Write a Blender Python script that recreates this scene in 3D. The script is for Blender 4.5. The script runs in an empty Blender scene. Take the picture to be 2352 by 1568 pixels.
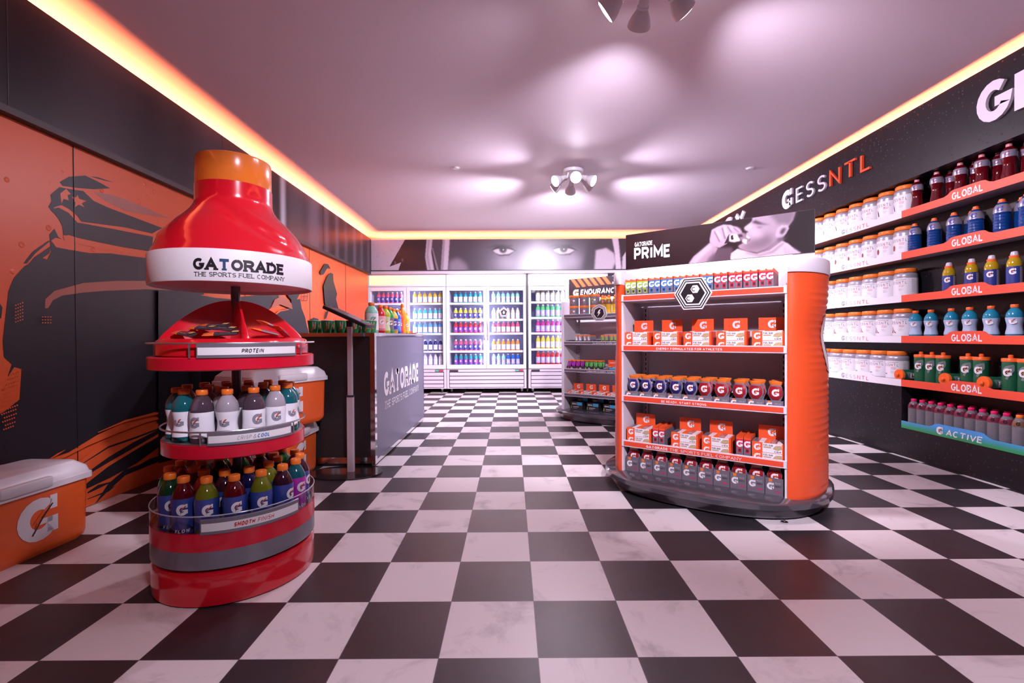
import bpy, math, random
import numpy as np
from mathutils import Matrix, Vector
from mathutils.geometry import tessellate_polygon
from math import sin, cos, pi, radians, atan2, sqrt
random.seed(4)
SC = bpy.context.scene
COL = SC.collection

# ---------------------------------------------------------------- camera, world, exposure
T = .3048
FPX, YAW, PITCH, ROLL, HC = 1065.6, -6.75e-4, -9.78e-3, -5.404e-3, .9804
def ray(px, py):
    u, v = (px - 1176) / FPX, (py - 784) / FPX
    cr, sr = cos(ROLL), sin(ROLL)
    u, v = cr * u + sr * v, -sr * u + cr * v
    cp, sp = cos(PITCH), sin(PITCH)
    y, z = cp + sp * v, sp - cp * v
    c, s = cos(YAW), sin(YAW)
    return Vector((c * u - s * y, s * u + c * y, z))
def onX(px, py, X):
    d = ray(px, py); return d * (X / d.x) + Vector((0, 0, HC))
def onY(px, py, Y):
    d = ray(px, py); return d * (Y / d.y) + Vector((0, 0, HC))
f0 = ray(1176, 784); r0 = (ray(1176 + FPX, 784) - f0); d0 = (ray(1176, 784 + FPX) - f0)
cam = bpy.data.cameras.new('camera'); cam.sensor_width = 36; cam.lens = 36 * FPX / 2352
cam.clip_start = .02
co = bpy.data.objects.new('camera', cam); COL.objects.link(co)
co.matrix_world = Matrix(((r0.x, -d0.x, -f0.x, 0), (r0.y, -d0.y, -f0.y, 0), (r0.z, -d0.z, -f0.z, HC), (0, 0, 0, 1)))
SC.camera = co
SC.view_settings.view_transform = 'Standard'; SC.view_settings.look = 'None'
SC.view_settings.gamma = 1; SC.view_settings.use_curve_mapping = False
SC.view_settings.exposure = 0.17
w = bpy.data.worlds.new('world'); SC.world = w; w.use_nodes = True
w.node_tree.nodes['Background'].inputs[0].default_value = (.62, .34, .55, 1)
w.node_tree.nodes['Background'].inputs[1].default_value = .07
SC.cycles.max_bounces = 7; SC.cycles.diffuse_bounces = 3; SC.cycles.glossy_bounces = 3
SC.cycles.transmission_bounces = 5; SC.cycles.transparent_max_bounces = 8
SC.cycles.caustics_reflective = False; SC.cycles.caustics_refractive = False
SC.cycles.sample_clamp_indirect = 3.0
SC.cycles.use_denoising = True

# ---------------------------------------------------------------- materials
MATS = {}
def mat(name, c, rough=.45, metal=0, trans=0, ior=1.45, emit=None, es=0, coat=0, var=.06, nscale=30, bump=0, bscale=60, spec=.5, alpha=1):
    if name in MATS: return MATS[name]
    m = bpy.data.materials.new(name); m.use_nodes = True; MATS[name] = m
    nt = m.node_tree; N = nt.nodes; L = nt.links; b = N['Principled BSDF']
    b.inputs['Roughness'].default_value = rough; b.inputs['Metallic'].default_value = metal
    b.inputs['Transmission Weight'].default_value = trans; b.inputs['IOR'].default_value = ior
    b.inputs['Coat Weight'].default_value = coat; b.inputs['Coat Roughness'].default_value = .05
    b.inputs['Specular IOR Level'].default_value = spec; b.inputs['Alpha'].default_value = alpha
    tc = N.new('ShaderNodeTexCoord'); nz = N.new('ShaderNodeTexNoise'); nz.inputs['Scale'].default_value = nscale
    L.new(tc.outputs['Object'], nz.inputs['Vector'])
    mx = N.new('ShaderNodeMix'); mx.data_type = 'RGBA'
    mx.inputs[6].default_value = tuple(max(0, k * (1 - var)) for k in c) + (1,)
    mx.inputs[7].default_value = tuple(min(1, k * (1 + var)) for k in c) + (1,)
    L.new(nz.outputs['Fac'], mx.inputs[0]); L.new(mx.outputs[2], b.inputs['Base Color'])
    if emit:
        b.inputs['Emission Color'].default_value = tuple(emit) + (1,); b.inputs['Emission Strength'].default_value = es
    if bump:
        n2 = N.new('ShaderNodeTexNoise'); n2.inputs['Scale'].default_value = bscale; L.new(tc.outputs['Object'], n2.inputs['Vector'])
        bp = N.new('ShaderNodeBump'); bp.inputs['Strength'].default_value = bump; bp.inputs['Distance'].default_value = .01
        L.new(n2.outputs['Fac'], bp.inputs['Height']); L.new(bp.outputs[0], b.inputs['Normal'])
    return m
def glass(name, tint=(.95, .97, 1), refl=.08):
    if name in MATS: return MATS[name]
    m = bpy.data.materials.new(name); m.use_nodes = True; MATS[name] = m
    nt = m.node_tree; N = nt.nodes; L = nt.links
    N.remove(N['Principled BSDF']); out = N['Material Output']
    t = N.new('ShaderNodeBsdfTransparent'); t.inputs[0].default_value = tint + (1,)
    g = N.new('ShaderNodeBsdfGlossy'); g.inputs['Roughness'].default_value = .03
    fr = N.new('ShaderNodeLayerWeight'); fr.inputs[0].default_value = .5
    pw = N.new('ShaderNodeMath'); pw.operation = 'POWER'; pw.inputs[1].default_value = 4; L.new(fr.outputs['Facing'], pw.inputs[0])
    ad = N.new('ShaderNodeMath'); ad.operation = 'MULTIPLY_ADD'; ad.inputs[1].default_value = .5; ad.inputs[2].default_value = refl; L.new(pw.outputs[0], ad.inputs[0])
    mx = N.new('ShaderNodeMixShader'); L.new(ad.outputs[0], mx.inputs[0]); L.new(t.outputs[0], mx.inputs[1]); L.new(g.outputs[0], mx.inputs[2])
    L.new(mx.outputs[0], out.inputs[0])
    return m
def vcolmat(name, rough=.5, grain=.25, gs=400, spec=.5):
    m = bpy.data.materials.new(name); m.use_nodes = True
    N = m.node_tree.nodes; L = m.node_tree.links; b = N['Principled BSDF']; b.inputs['Roughness'].default_value = rough; b.inputs['Specular IOR Level'].default_value = spec
    a = N.new('ShaderNodeVertexColor'); a.layer_name = 'Col'
    tc = N.new('ShaderNodeTexCoord'); nz = N.new('ShaderNodeTexNoise'); nz.inputs['Scale'].default_value = gs
    L.new(tc.outputs['Object'], nz.inputs['Vector'])
    mr = N.new('ShaderNodeMapRange'); mr.inputs[3].default_value = 1 - grain; mr.inputs[4].default_value = 1 + grain
    L.new(nz.outputs['Fac'], mr.inputs[0])
    vm = N.new('ShaderNodeVectorMath'); vm.operation = 'SCALE'; L.new(a.outputs['Color'], vm.inputs[0]); L.new(mr.outputs[0], vm.inputs['Scale'])
    L.new(vm.outputs[0], b.inputs['Base Color'])
    return m
ORANGE = mat('orange_plastic', (.86, .13, .02), .38, coat=.2)
ORCAP = mat('orange_cap', (.88, .2, .025), .35)
ORCARD = mat('orange_card', (.86, .1, .025), .45)
RED = mat('red_gloss', (.62, .006, .018), .18, coat=.8, var=.02)
REDB = mat('red_band', (.6, .006, .03), .3, coat=.3, var=.02)
WHITE = mat('white_print', (.82, .8, .82), .5, var=.02)
WPLAS = mat('white_plastic', (.8, .79, .82), .32, var=.02)
WMET = mat('white_metal', (.76, .74, .78), .35, var=.02)
BLACK = mat('black_print', (.012, .01, .014), .45)
DARK = mat('charcoal', (.03, .028, .035), .4)
GREY = mat('grey_card', (.16, .14, .17), .5)
MID = mat('mid_grey', (.32, .31, .35), .45)
SILV = mat('brushed_steel', (.5, .5, .54), .28, metal=.9)
CHROME = mat('chrome', (.75, .75, .78), .07, metal=1)
CLEAR = glass('clear_acrylic', (.9, .9, .93), .05)
PANE = glass('door_glass', (.97, .98, 1), .02)
REDINK = mat('red_ink', (.6, .02, .02), .5)
BLUEINK = mat('blue_ink', (.08, .22, .5), .5)
GREYINK = mat('grey_ink', (.35, .36, .4), .5)

# ---------------------------------------------------------------- mesh building
class MB:
    def __init__(s): s.v = []; s.f = []; s.m = []; s.mats = []
    def mi(s, m):
        if m not in s.mats: s.mats.append(m)
        return s.mats.index(m)
    def add(s, vs, fs, m):
        o = len(s.v); k = s.mi(m); s.v += [tuple(p) for p in vs]
        for f in fs: s.f.append(tuple(i + o for i in f)); s.m.append(k)
        return s
    def box(s, x0, x1, y0, y1, z0, z1, m, mtx=None):
        vs = [Vector((x, y, z)) for z in (z0, z1) for y in (y0, y1) for x in (x0, x1)]
        if mtx: vs = [mtx @ p for p in vs]
        return s.add(vs, [(0, 2, 3, 1), (4, 5, 7, 6), (0, 1, 5, 4), (2, 6, 7, 3), (0, 4, 6, 2), (1, 3, 7, 5)], m)
    def rbox(s, x0, x1, y0, y1, z0, z1, m, r=.01, rt=0, n=4):
        pl = []
        for cx, cy, a in ((x1 - r, y1 - r, 0), (x0 + r, y1 - r, 90), (x0 + r, y0 + r, 180), (x1 - r, y0 + r, 270)):
            for i in range(n + 1):
                t = radians(a + 90 * i / n); pl.append((cx + r * cos(t), cy + r * sin(t)))
        if rt:
            mx, my = (x0 + x1) / 2, (y0 + y1) / 2
            sh = lambda d: [(px + (mx - px) * d / ((x1 - x0) / 2), py + (my - py) * d / ((y1 - y0) / 2)) for px, py in pl]
            return s.rings([[(a, b, z) for a, b in q] for q, z in ((sh(rt * .7), z0), (pl, z0 + rt), (pl, z1 - rt), (sh(rt * .35), z1 - rt * .3), (sh(rt), z1))], m)
        return s.prism(pl, z0, z1, m)
    def prism(s, pl, z0, z1, m, fn=None):
        n = len(pl); vs = [(x, y, z0) for x, y in pl] + [(x, y, z1) for x, y in pl]
        if fn: vs = [fn(*p) for p in vs]
        fs = [(i, (i + 1) % n, n + (i + 1) % n, n + i) for i in range(n)]
        tri = tessellate_polygon([[Vector((x, y, 0)) for x, y in pl]])
        fs += [tuple(t) for t in tri] + [tuple(i + n for i in t) for t in tri]
        return s.add(vs, fs, m)
    def rings(s, rs, m, cap=True, close=True):
        n = len(rs[0]); vs = [p for r in rs for p in r]; fs = []
        for k in range(len(rs) - 1):
            for i in range(n if close else n - 1):
                j = (i + 1) % n; fs.append((k * n + i, k * n + j, (k + 1) * n + j, (k + 1) * n + i))
        if cap: fs += [tuple(range(n))[::-1], tuple(range((len(rs) - 1) * n, len(rs) * n))]
        return s.add(vs, fs, m)
    def lathe(s, pr, m, n=20, c=(0, 0, 0), sy=1, cap=True, fn=None):
        rs = []
        for r, z in pr:
            rs.append([(c[0] + r * cos(2 * pi * i / n), c[1] + sy * r * sin(2 * pi * i / n), c[2] + z) for i in range(n)])
        if fn: rs = [[fn(*p) for p in r] for r in rs]
        return s.rings(rs, m, cap)
    def tube(s, pts, r, m, n=8, cap=True, closed=False):
        P = [Vector(p) for p in pts]; rs = []; N = len(P)
        for i, p in enumerate(P):
            if closed: d = P[(i + 1) % N] - P[i - 1]
            else: d = P[min(i + 1, N - 1)] - P[max(i - 1, 0)]
            d.normalize(); a = d.orthogonal() if abs(d.z) > .95 else d.cross(Vector((0, 0, 1))); a.normalize(); b = d.cross(a)
            rs.append([p + r * (cos(2 * pi * k / n) * a + sin(2 * pi * k / n) * b) for k in range(n)])
        if closed: rs.append(rs[0]); cap = False
        return s.rings(rs, m, cap)
    def poly(s, pts, m, fn=None):
        if fn is None: fn = lambda x, y: (x, y, 0)
        tri = tessellate_polygon([[Vector((x, y, 0)) for x, y in pts]])
        return s.add([fn(x, y) for x, y in pts], [tuple(t) for t in tri], m)
    def stroke(s, pl, th, m, fn, step=.12, closed=False):
        P = []
        for a, b in zip(pl, pl[1:]):
            n = max(1, int(sqrt((a[0] - b[0]) ** 2 + (a[1] - b[1]) ** 2) / step) ) if step else 1
            for i in range(n): P.append((a[0] + (b[0] - a[0]) * i / n, a[1] + (b[1] - a[1]) * i / n))
        P.append(pl[-1]); Lf = []; R = []; n = len(P)
        for i in range(n):
            d = []
            if i > 0: d.append((P[i][0] - P[i - 1][0], P[i][1] - P[i - 1][1]))
            if i < n - 1: d.append((P[i + 1][0] - P[i][0], P[i + 1][1] - P[i][1]))
            d = [(x / (sqrt(x * x + y * y) + 1e-9), y / (sqrt(x * x + y * y) + 1e-9)) for x, y in d]
            nx = sum(-q[1] for q in d); ny = sum(q[0] for q in d); l = sqrt(nx * nx + ny * ny) + 1e-9; nx /= l; ny /= l
            k = 1 / max(.45, nx * -d[0][1] + ny * d[0][0])
            Lf.append((P[i][0] + nx * k * th / 2, P[i][1] + ny * k * th / 2)); R.append((P[i][0] - nx * k * th / 2, P[i][1] - ny * k * th / 2))
        return s.add([fn(*p) for p in Lf + R], [(i, i + 1, n + i + 1, n + i) for i in range(n - 1)], m)
    def build(s, name, parent=None, smooth=True, angle=38):
        me = bpy.data.meshes.new(name); me.from_pydata(s.v, [], s.f); me.update()
        for m in s.mats: me.materials.append(m)
        me.polygons.foreach_set('material_index', s.m)
        if smooth:
            me.polygons.foreach_set('use_smooth', [True] * len(me.polygons)); me.set_sharp_from_angle(angle=radians(angle))
        o = bpy.data.objects.new(name, me); COL.objects.link(o)
        if parent: o.parent = parent
        return o
def tag(o, label=None, cat=None, group=None, kind=None):
    for k, v in (('label', label), ('category', cat), ('group', group), ('kind', kind)):
        if v: o[k] = v
    return o
def empty(name, loc=(0, 0, 0), rz=0):
    o = bpy.data.objects.new(name, None); COL.objects.link(o); o.location = loc; o.rotation_euler = (0, 0, rz); o.empty_display_size = .05
    return o
KIDS = {}
def copy_tree(o, parent=None):
    c = o.copy(); COL.objects.link(c)
    if parent: c.parent = parent
    for ch in KIDS.setdefault(o.name, list(o.children)): copy_tree(ch, c)
    return c
PROTO = {}
def place(key, fn, loc, rz, label, cat, group, M=None, tilt=None):
    if key in PROTO: o = copy_tree(PROTO[key])
    else: o = PROTO[key] = fn()
    o.rotation_euler = tilt if tilt else (0, 0, rz); o.location = loc
    if M is not None:
        p = M @ Vector(loc); o.location = p; o.rotation_euler.z = rz + atan2(M[1][0], M[0][0])
    for k in ('group',):
        if k in o: del o[k]
    return tag(o, label, cat, group)
ORD = ['first', 'second', 'third', 'fourth', 'fifth', 'sixth', 'seventh', 'eighth', 'ninth', 'tenth', 'eleventh', 'twelfth']
def nth(i, n, side='left'):
    if n == 1: return 'only'
    if i == 0: return 'leftmost'
    if i == n - 1: return 'rightmost'
    return ORD[i] if i < 12 else str(i + 1) + 'th'

# ---------------------------------------------------------------- lettering
def arc(cx, cy, rx, ry, a0, a1, n=8):
    return [(cx + rx * cos(radians(a0 + (a1 - a0) * i / n)), cy + ry * sin(radians(a0 + (a1 - a0) * i / n))) for i in range(n + 1)]
GL = {
 'A': (.95, [[(0, 0), (.5, 1), (1, 0)], [(.18, .33), (.82, .33)]]),
 'B': (.8, [[(0, 0), (0, 1), (.6, 1)] + arc(.62, .76, .3, .24, 90, -90, 6) + [(0, .52)], [(.6, .52)] + arc(.64, .26, .36, .26, 90, -90, 6) + [(0, 0)]]),
 'C': (.85, [arc(.5, .5, .5, .5, 50, 310, 12)]),
 'D': (.88, [[(0, 0), (0, 1), (.45, 1)] + arc(.45, .5, .55, .5, 90, -90, 10) + [(0, 0), (0, .1)]]),
 'E': (.72, [[(1, 1), (0, 1), (0, 0), (1, 0)], [(0, .52), (.85, .52)]]),
 'F': (.7, [[(1, 1), (0, 1), (0, 0)], [(0, .5), (.85, .5)]]),
 'G': (.9, [arc(.5, .5, .5, .5, 50, 340, 14) + [(1, .45), (.55, .45)]]),
 'H': (.85, [[(0, 0), (0, 1)], [(1, 0), (1, 1)], [(0, .5), (1, .5)]]),
 'I': (.22, [[(.5, 0), (.5, 1)]]),
 'J': (.6, [[(1, 1), (1, .3)] + arc(.5, .3, .5, .3, 0, -160, 6)]),
 'K': (.85, [[(0, 0), (0, 1)], [(1, 1), (.05, .45)], [(.3, .62), (1, 0)]]),
 'L': (.7, [[(0, 1), (0, 0), (1, 0)]]),
 'M': (1.05, [[(0, 0), (0, 1), (.5, .3), (1, 1), (1, 0)]]),
 'N': (.88, [[(0, 0), (0, 1), (1, 0), (1, 1)]]),
 'O': (.92, [arc(.5, .5, .5, .5, 90, 450, 18)]),
 'P': (.78, [[(0, 0), (0, 1), (.6, 1)] + arc(.62, .73, .38, .27, 90, -90, 6) + [(0, .46)]]),
 'R': (.82, [[(0, 0), (0, 1), (.6, 1)] + arc(.62, .74, .36, .26, 90, -90, 6) + [(0, .48)], [(.5, .48), (1, 0)]]),
 'S': (.78, [arc(.5, .75, .46, .25, 30, 270, 9)[:-1] + arc(.5, .25, .46, .25, 90, -150, 9)]),
 'T': (.95, [[(0, 1), (1, 1)], [(.5, 1), (.5, 0)]]),
 'U': (.85, [[(0, 1), (0, .35)] + arc(.5, .35, .5, .35, 180, 360, 8) + [(1, 1)]]),
 'V': (.9, [[(0, 1), (.5, 0), (1, 1)]]),
 'W': (1.2, [[(0, 1), (.25, 0), (.5, .8), (.75, 0), (1, 1)]]),
 'X': (.88, [[(0, 0), (1, 1)], [(0, 1), (1, 0)]]),
 'Y': (.88, [[(0, 1), (.5, .48), (1, 1)], [(.5, .48), (.5, 0)]]),
 '&': (.9, [[(1, 0), (.25, .75)] + arc(.45, .8, .2, .2, 200, 0, 8) + [(.1, .35)] + arc(.4, .25, .38, .25, 170, 340, 8) + [(.95, .4)]]),
 '.': (.2, [[(.2, .02), (.8, .02)]]), ',': (.2, [[(.6, .06), (.3, -.12)]]),
 '-': (.5, [[(0, .45), (1, .45)]]), '1': (.35, [[(0, .8), (.7, 1), (.7, 0)]]), '2': (.7, [arc(.5, .7, .45, .3, 170, -20, 8) + [(0, 0), (1, 0)]]), '0': (.75, [arc(.5, .5, .5, .5, 90, 450, 14)]),
}
def text(mb, s, m, fn, h=1., W=None, th=.17, slab=False, it=0, gap=.2, x0=0, y0=0, align='l', step=.15, mats=None):
    """writes s at (x0,y0), cap height h; W = total width fitted; fn maps (x,y) to a point"""
    adv = 0; items = []
    for i, ch in enumerate(s):
        if ch == ' ': adv += .45; continue
        wd, pl = GL[ch]; gw = wd * .8 + (.12 if slab else 0); items.append((i, ch, adv, gw, pl)); adv += gw + th * .5 + gap
    adv -= gap + th * .5; kx = h if W is None else W / (adv + th * .5)
    if align == 'c': x0 -= kx * adv / 2
    if align == 'r': x0 -= kx * adv
    F = lambda x, y: fn(x0 + kx * x + it * y * h, y0 + h * y)
    for i, ch, ax, gw, pl in items:
        mm = mats[i] if mats and i in mats else m
        q = th / 2
        for p in pl:
            P = [(ax + q * .6 + x * (gw - q * .6), q + y * (1 - 2 * q)) for x, y in p]
            mb.stroke(P, th, mm, F, step)
            if slab:
                st = th * .62; e = .15; n = len(p)
                def bar(x, y, l, r):
                    yy = (st / 2) if y < .5 else 1 - st / 2
                    mb.stroke([(x - l, yy), (x + r, yy)], st, mm, F, step)
                for k in (0, n - 1):
                    x, y = p[k]; nb = p[1] if k == 0 else p[-2]
                    if y in (0, 1) and abs(nb[1] - y) > abs(nb[0] - x) * .8: bar(P[k][0], y, e + q * .5, e + q * .5)
                for k in range(1, n - 1):
                    x, y = p[k]
                    if y in (0, 1) and x == 0 and (p[k - 1][0] == 0 or p[k + 1][0] == 0): bar(P[k][0], y, e + q * .4, 0)
    return adv * kx
def glogo(mb, fn, mg, mb1=None, mb2=None, h=1., x0=0, y0=0, step=.1, off=None):
    """bold slab letter with a lightning bolt, centred on x0,y0"""
    F = lambda x, y: fn(x0 + (x - .48) * h, y0 + (y - .5) * h)
    mb.stroke(arc(.5, .5, .345, .37, 48, 318, 14), .27, mg, F, step)
    mb.stroke([(.805, .12), (.805, .49)], .25, mg, F, step)
    mb.stroke([(.5, .43), (.8, .43)], .13, mg, F, step)
    mb.stroke([(.83, 1.0), (.83, .67)], .17, mg, F, step)
    if mb1:
        G = off or F
        if off: G = lambda x, y: off(x0 + (x - .48) * h, y0 + (y - .5) * h)
        mb.stroke([(.78, .82), (.62, .7), (.5, .56), (.42, .42)], .09, mb1, G, .08)
        mb.stroke([(.8, .8), (.52, .5), (.36, .18)], .05, mb2 or mb1, G, .08)
def planeY(x0, y, z0, sx=1):   # faces -Y
    return lambda u, v: (x0 + u, y, z0 + v)
def planeX(x, y0, z0, sg=1):  # faces +X for sg=1 (u grows toward +Y), -X for sg=-1 (u grows toward -Y)
    return lambda u, v: (x, y0 + sg * u, z0 + v)
def cyl(R, z0, a0=-90, c=(0, 0)):
    return lambda u, v: (c[0] + R * cos(radians(a0) + u / R), c[1] + R * sin(radians(a0) + u / R), z0 + v)

# ---------------------------------------------------------------- printed pictures: colour fields on fine grids
class Pic:
    def __init__(s, w, h, base): s.w, s.h = w, h; s.a = np.ones((h, w, 3)) * np.array(base); s.Y, s.X = np.mgrid[0:h, 0:w]; s.X = (s.X + .5) / w; s.Y = 1 - (s.Y + .5) / h
    def mask(s, pts, soft=0):
        m = np.zeros(s.X.shape, bool); n = len(pts)
        for i in range(n):
            (x1, y1), (x2, y2) = pts[i], pts[(i + 1) % n]
            if y1 == y2: continue
            c = ((y1 > s.Y) != (y2 > s.Y)) & (s.X < (x2 - x1) * (s.Y - y1) / (y2 - y1) + x1); m ^= c
        return s.blur(m.astype(float), soft)
    def blur(s, m, r):
        r = int(r)
        if r < 1: return m
        for _ in range(2):
            for ax in (0, 1):
                p = np.pad(m, [(r, r) if k == ax else (0, 0) for k in (0, 1)], 'edge'); c = np.cumsum(p, ax)
                c = np.concatenate([np.zeros_like(np.take(c, [0], ax)), c], ax)
                n = m.shape[ax]; m = (np.take(c, range(2 * r + 1, n + 2 * r + 1), ax) - np.take(c, range(0, n), ax)) / (2 * r + 1)
        return m
    def fill(s, pts, c, soft=0, a=1):
        m = (s.mask(pts, soft) * a)[..., None]; s.a = s.a * (1 - m) + np.array(c) * m
    def glow(s, x, y, rx, ry, c, a=1, p=2):
        d = ((s.X - x) / rx) ** 2 + ((s.Y - y) / ry) ** 2; m = (a * np.exp(-d ** (p / 2)))[..., None]; s.a = s.a * (1 - m) + np.array(c) * m
    def build(s, name, fn, m, parent=None):
        h, w = s.h, s.w
        vs = [fn(i / w, 1 - j / h) for j in range(h + 1) for i in range(w + 1)]
        fs = [(j * (w + 1) + i, (j + 1) * (w + 1) + i, (j + 1) * (w + 1) + i + 1, j * (w + 1) + i + 1) for j in range(h) for i in range(w)]
        me = bpy.data.meshes.new(name); me.from_pydata(vs, [], fs); me.materials.append(m)
        at = me.color_attributes.new('Col', 'FLOAT_COLOR', 'CORNER')
        px = np.clip(s.a.reshape(-1, 3), 0, 1); px = np.concatenate([px, np.ones((len(px), 1))], 1)
        at.data.foreach_set('color', np.repeat(px, 4, 0).astype(np.float32).ravel())
        o = bpy.data.objects.new(name, me); COL.objects.link(o)
        if parent: o.parent = parent
        return o
def homog(q):
    A = []; B = []
    for (x, y), (u, v) in zip(q, ((0, 1), (1, 1), (1, 0), (0, 0))):
        A.append([x, y, 1, 0, 0, 0, -u * x, -u * y]); B.append(u); A.append([0, 0, 0, x, y, 1, -v * x, -v * y]); B.append(v)
    hh = np.linalg.solve(np.array(A, float), np.array(B, float))
    def f(x, y):
        d = hh[6] * x + hh[7] * y + 1; return ((hh[0] * x + hh[1] * y + hh[2]) / d, (hh[3] * x + hh[4] * y + hh[5]) / d)
    return f

# ---------------------------------------------------------------- lights the room has
LED = mat('led_orange', (1, .3, .1), emit=(1.0, .19, .065), es=120)
def spot(name, loc, d, power, col=(.93, .82, 1), size=radians(115), rad=.06):
    l = bpy.data.lights.new(name, 'SPOT'); l.energy = power; l.color = col; l.spot_size = size; l.spot_blend = .7; l.shadow_soft_size = rad
    o = bpy.data.objects.new(name, l); COL.objects.link(o); o.location = loc
    o.rotation_euler = Vector(d).to_track_quat('-Z', 'Y').to_euler(); return o

# ---------------------------------------------------------------- room shell
def struct(o): o['kind'] = 'structure'; return o
def checker():
    m = bpy.data.materials.new('checker_tiles'); m.use_nodes = True
    N = m.node_tree.nodes; L = m.node_tree.links; b = N['Principled BSDF']
    tc = N.new('ShaderNodeTexCoord'); mp = N.new('ShaderNodeMapping')
    mp.inputs['Location'].default_value = (-.07599 / T, -1.40778 / T, .5); mp.inputs['Scale'].default_value = (1 / T, 1 / T, 0)
    L.new(tc.outputs['Object'], mp.inputs[0])
    ck = N.new('ShaderNodeTexChecker'); ck.inputs['Scale'].default_value = 1; L.new(mp.outputs[0], ck.inputs[0])
    n1 = N.new('ShaderNodeTexNoise'); n1.inputs['Scale'].default_value = 3.2; n1.inputs['Detail'].default_value = 9; n1.inputs['Roughness'].default_value = .66; n1.inputs['Distortion'].default_value = .9
    L.new(tc.outputs['Object'], n1.inputs[0])
    r1 = N.new('ShaderNodeValToRGB'); r1.color_ramp.elements[0].position = .3; r1.color_ramp.elements[0].color = (.44, .4, .41, 1)
    r1.color_ramp.elements[1].position = .47; r1.color_ramp.elements[1].color = (.76, .7, .7, 1); L.new(n1.outputs['Fac'], r1.inputs[0])
    r2 = N.new('ShaderNodeValToRGB'); r2.color_ramp.elements[0].position = .3; r2.color_ramp.elements[0].color = (.016, .014, .017, 1)
    r2.color_ramp.elements[1].position = .8; r2.color_ramp.elements[1].color = (.036, .031, .037, 1); L.new(n1.outputs['Fac'], r2.inputs[0])
    mx = N.new('ShaderNodeMix'); mx.data_type = 'RGBA'; L.new(ck.outputs['Fac'], mx.inputs[0]); L.new(r2.outputs[0], mx.inputs[6]); L.new(r1.outputs[0], mx.inputs[7])
    # joint lines
    sx = N.new('ShaderNodeSeparateXYZ'); L.new(mp.outputs[0], sx.inputs[0]); js = []
    for k in (0, 1):
        fr = N.new('ShaderNodeMath'); fr.operation = 'PINGPONG'; fr.inputs[1].default_value = .5; L.new(sx.outputs[k], fr.inputs[0])
        lt = N.new('ShaderNodeMath'); lt.operation = 'LESS_THAN'; lt.inputs[1].default_value = .004; L.new(fr.outputs[0], lt.inputs[0]); js.append(lt)
    ad = N.new('ShaderNodeMath'); ad.operation = 'MAXIMUM'; L.new(js[0].outputs[0], ad.inputs[0]); L.new(js[1].outputs[0], ad.inputs[1])
    m2 = N.new('ShaderNodeMix'); m2.data_type = 'RGBA'; L.new(ad.outputs[0], m2.inputs[0]); L.new(mx.outputs[2], m2.inputs[6]); m2.inputs[7].default_value = (.12, .1, .11, 1)
    L.new(m2.outputs[2], b.inputs['Base Color'])
    n3 = N.new('ShaderNodeTexNoise'); n3.inputs['Scale'].default_value = 2.2; L.new(tc.outputs['Object'], n3.inputs[0])
    mr = N.new('ShaderNodeMapRange'); mr.inputs[3].default_value = .30; mr.inputs[4].default_value = .46; L.new(n3.outputs['Fac'], mr.inputs[0]); L.new(mr.outputs[0], b.inputs['Roughness'])
    b.inputs['Specular IOR Level'].default_value = .6
    n4 = N.new('ShaderNodeTexNoise'); n4.inputs['Scale'].default_value = 7; L.new(tc.outputs['Object'], n4.inputs[0])
    bp = N.new('ShaderNodeBump'); bp.inputs['Strength'].default_value = .25; bp.inputs['Distance'].default_value = .004; L.new(n4.outputs['Fac'], bp.inputs['Height']); L.new(bp.outputs[0], b.inputs['Normal'])
    return m
struct(MB().box(-2.9, 3.6, -2.2, 9.1, -.1, 0, checker()).build('floor'))
CEIL = mat('ceiling_paint', (.74, .64, .72), .6, var=.02, nscale=3)
struct(MB().box(-2.9, 3.6, -2.2, 9.1, 2.80, 2.9, CEIL).build('ceiling'))
def drops_mat(name, c, rough, strength=.35, sc=26, speck=0):
    m = mat(name, c, rough, var=.12, nscale=1.3, spec=.32); nt = m.node_tree; N = nt.nodes; L = nt.links; b = N['Principled BSDF']
    tc = N.new('ShaderNodeTexCoord'); v = N.new('ShaderNodeTexVoronoi'); v.inputs['Scale'].default_value = sc
    L.new(tc.outputs['Object'], v.inputs['Vector'])
    r = N.new('ShaderNodeValToRGB'); e = r.color_ramp.elements; e[0].position = .1; e[0].color = (0, 0, 0, 1); e[1].position = .26; e[1].color = (0, 0, 0, 1)
    k = r.color_ramp.elements.new(.18); k.color = (1, 1, 1, 1); L.new(v.outputs['Distance'], r.inputs[0])
    wt = N.new('ShaderNodeMath'); wt.operation = 'GREATER_THAN'; wt.inputs[1].default_value = .62; L.new(v.outputs['Color'], wt.inputs[0])
    ml = N.new('ShaderNodeMath'); ml.operation = 'MULTIPLY'; L.new(wt.outputs[0], ml.inputs[0]); L.new(r.outputs[0], ml.inputs[1])
    bp = N.new('ShaderNodeBump'); bp.inputs['Strength'].default_value = strength; bp.inputs['Distance'].default_value = .006
    L.new(ml.outputs[0], bp.inputs['Height']); L.new(bp.outputs[0], b.inputs['Normal'])
    if speck:
        mx = N.new('ShaderNodeMix'); mx.data_type = 'RGBA'; src = b.inputs['Base Color'].links[0].from_socket
        s2 = N.new('ShaderNodeMath'); s2.operation = 'MULTIPLY'; s2.inputs[1].default_value = speck; L.new(ml.outputs[0], s2.inputs[0])
        L.new(s2.outputs[0], mx.inputs[0]); L.new(src, mx.inputs[6]); mx.inputs[7].default_value = (.2, .19, .23, 1); L.new(mx.outputs[2], b.inputs['Base Color'])
    return m
WB = drops_mat('black_wall_print', (.011, .0095, .0125), .36, .3, 42, .14)
WALLP = mat('wall_paint', (.3, .26, .3), .6)
COVE = mat('cove_paint', (.6, .4, .38), .7)
w_ = MB().box(-2.56, -2.50, -2.2, 8.1, 0, 2.12, WALLP); struct(w_.build('wall_left', smooth=False))
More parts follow.
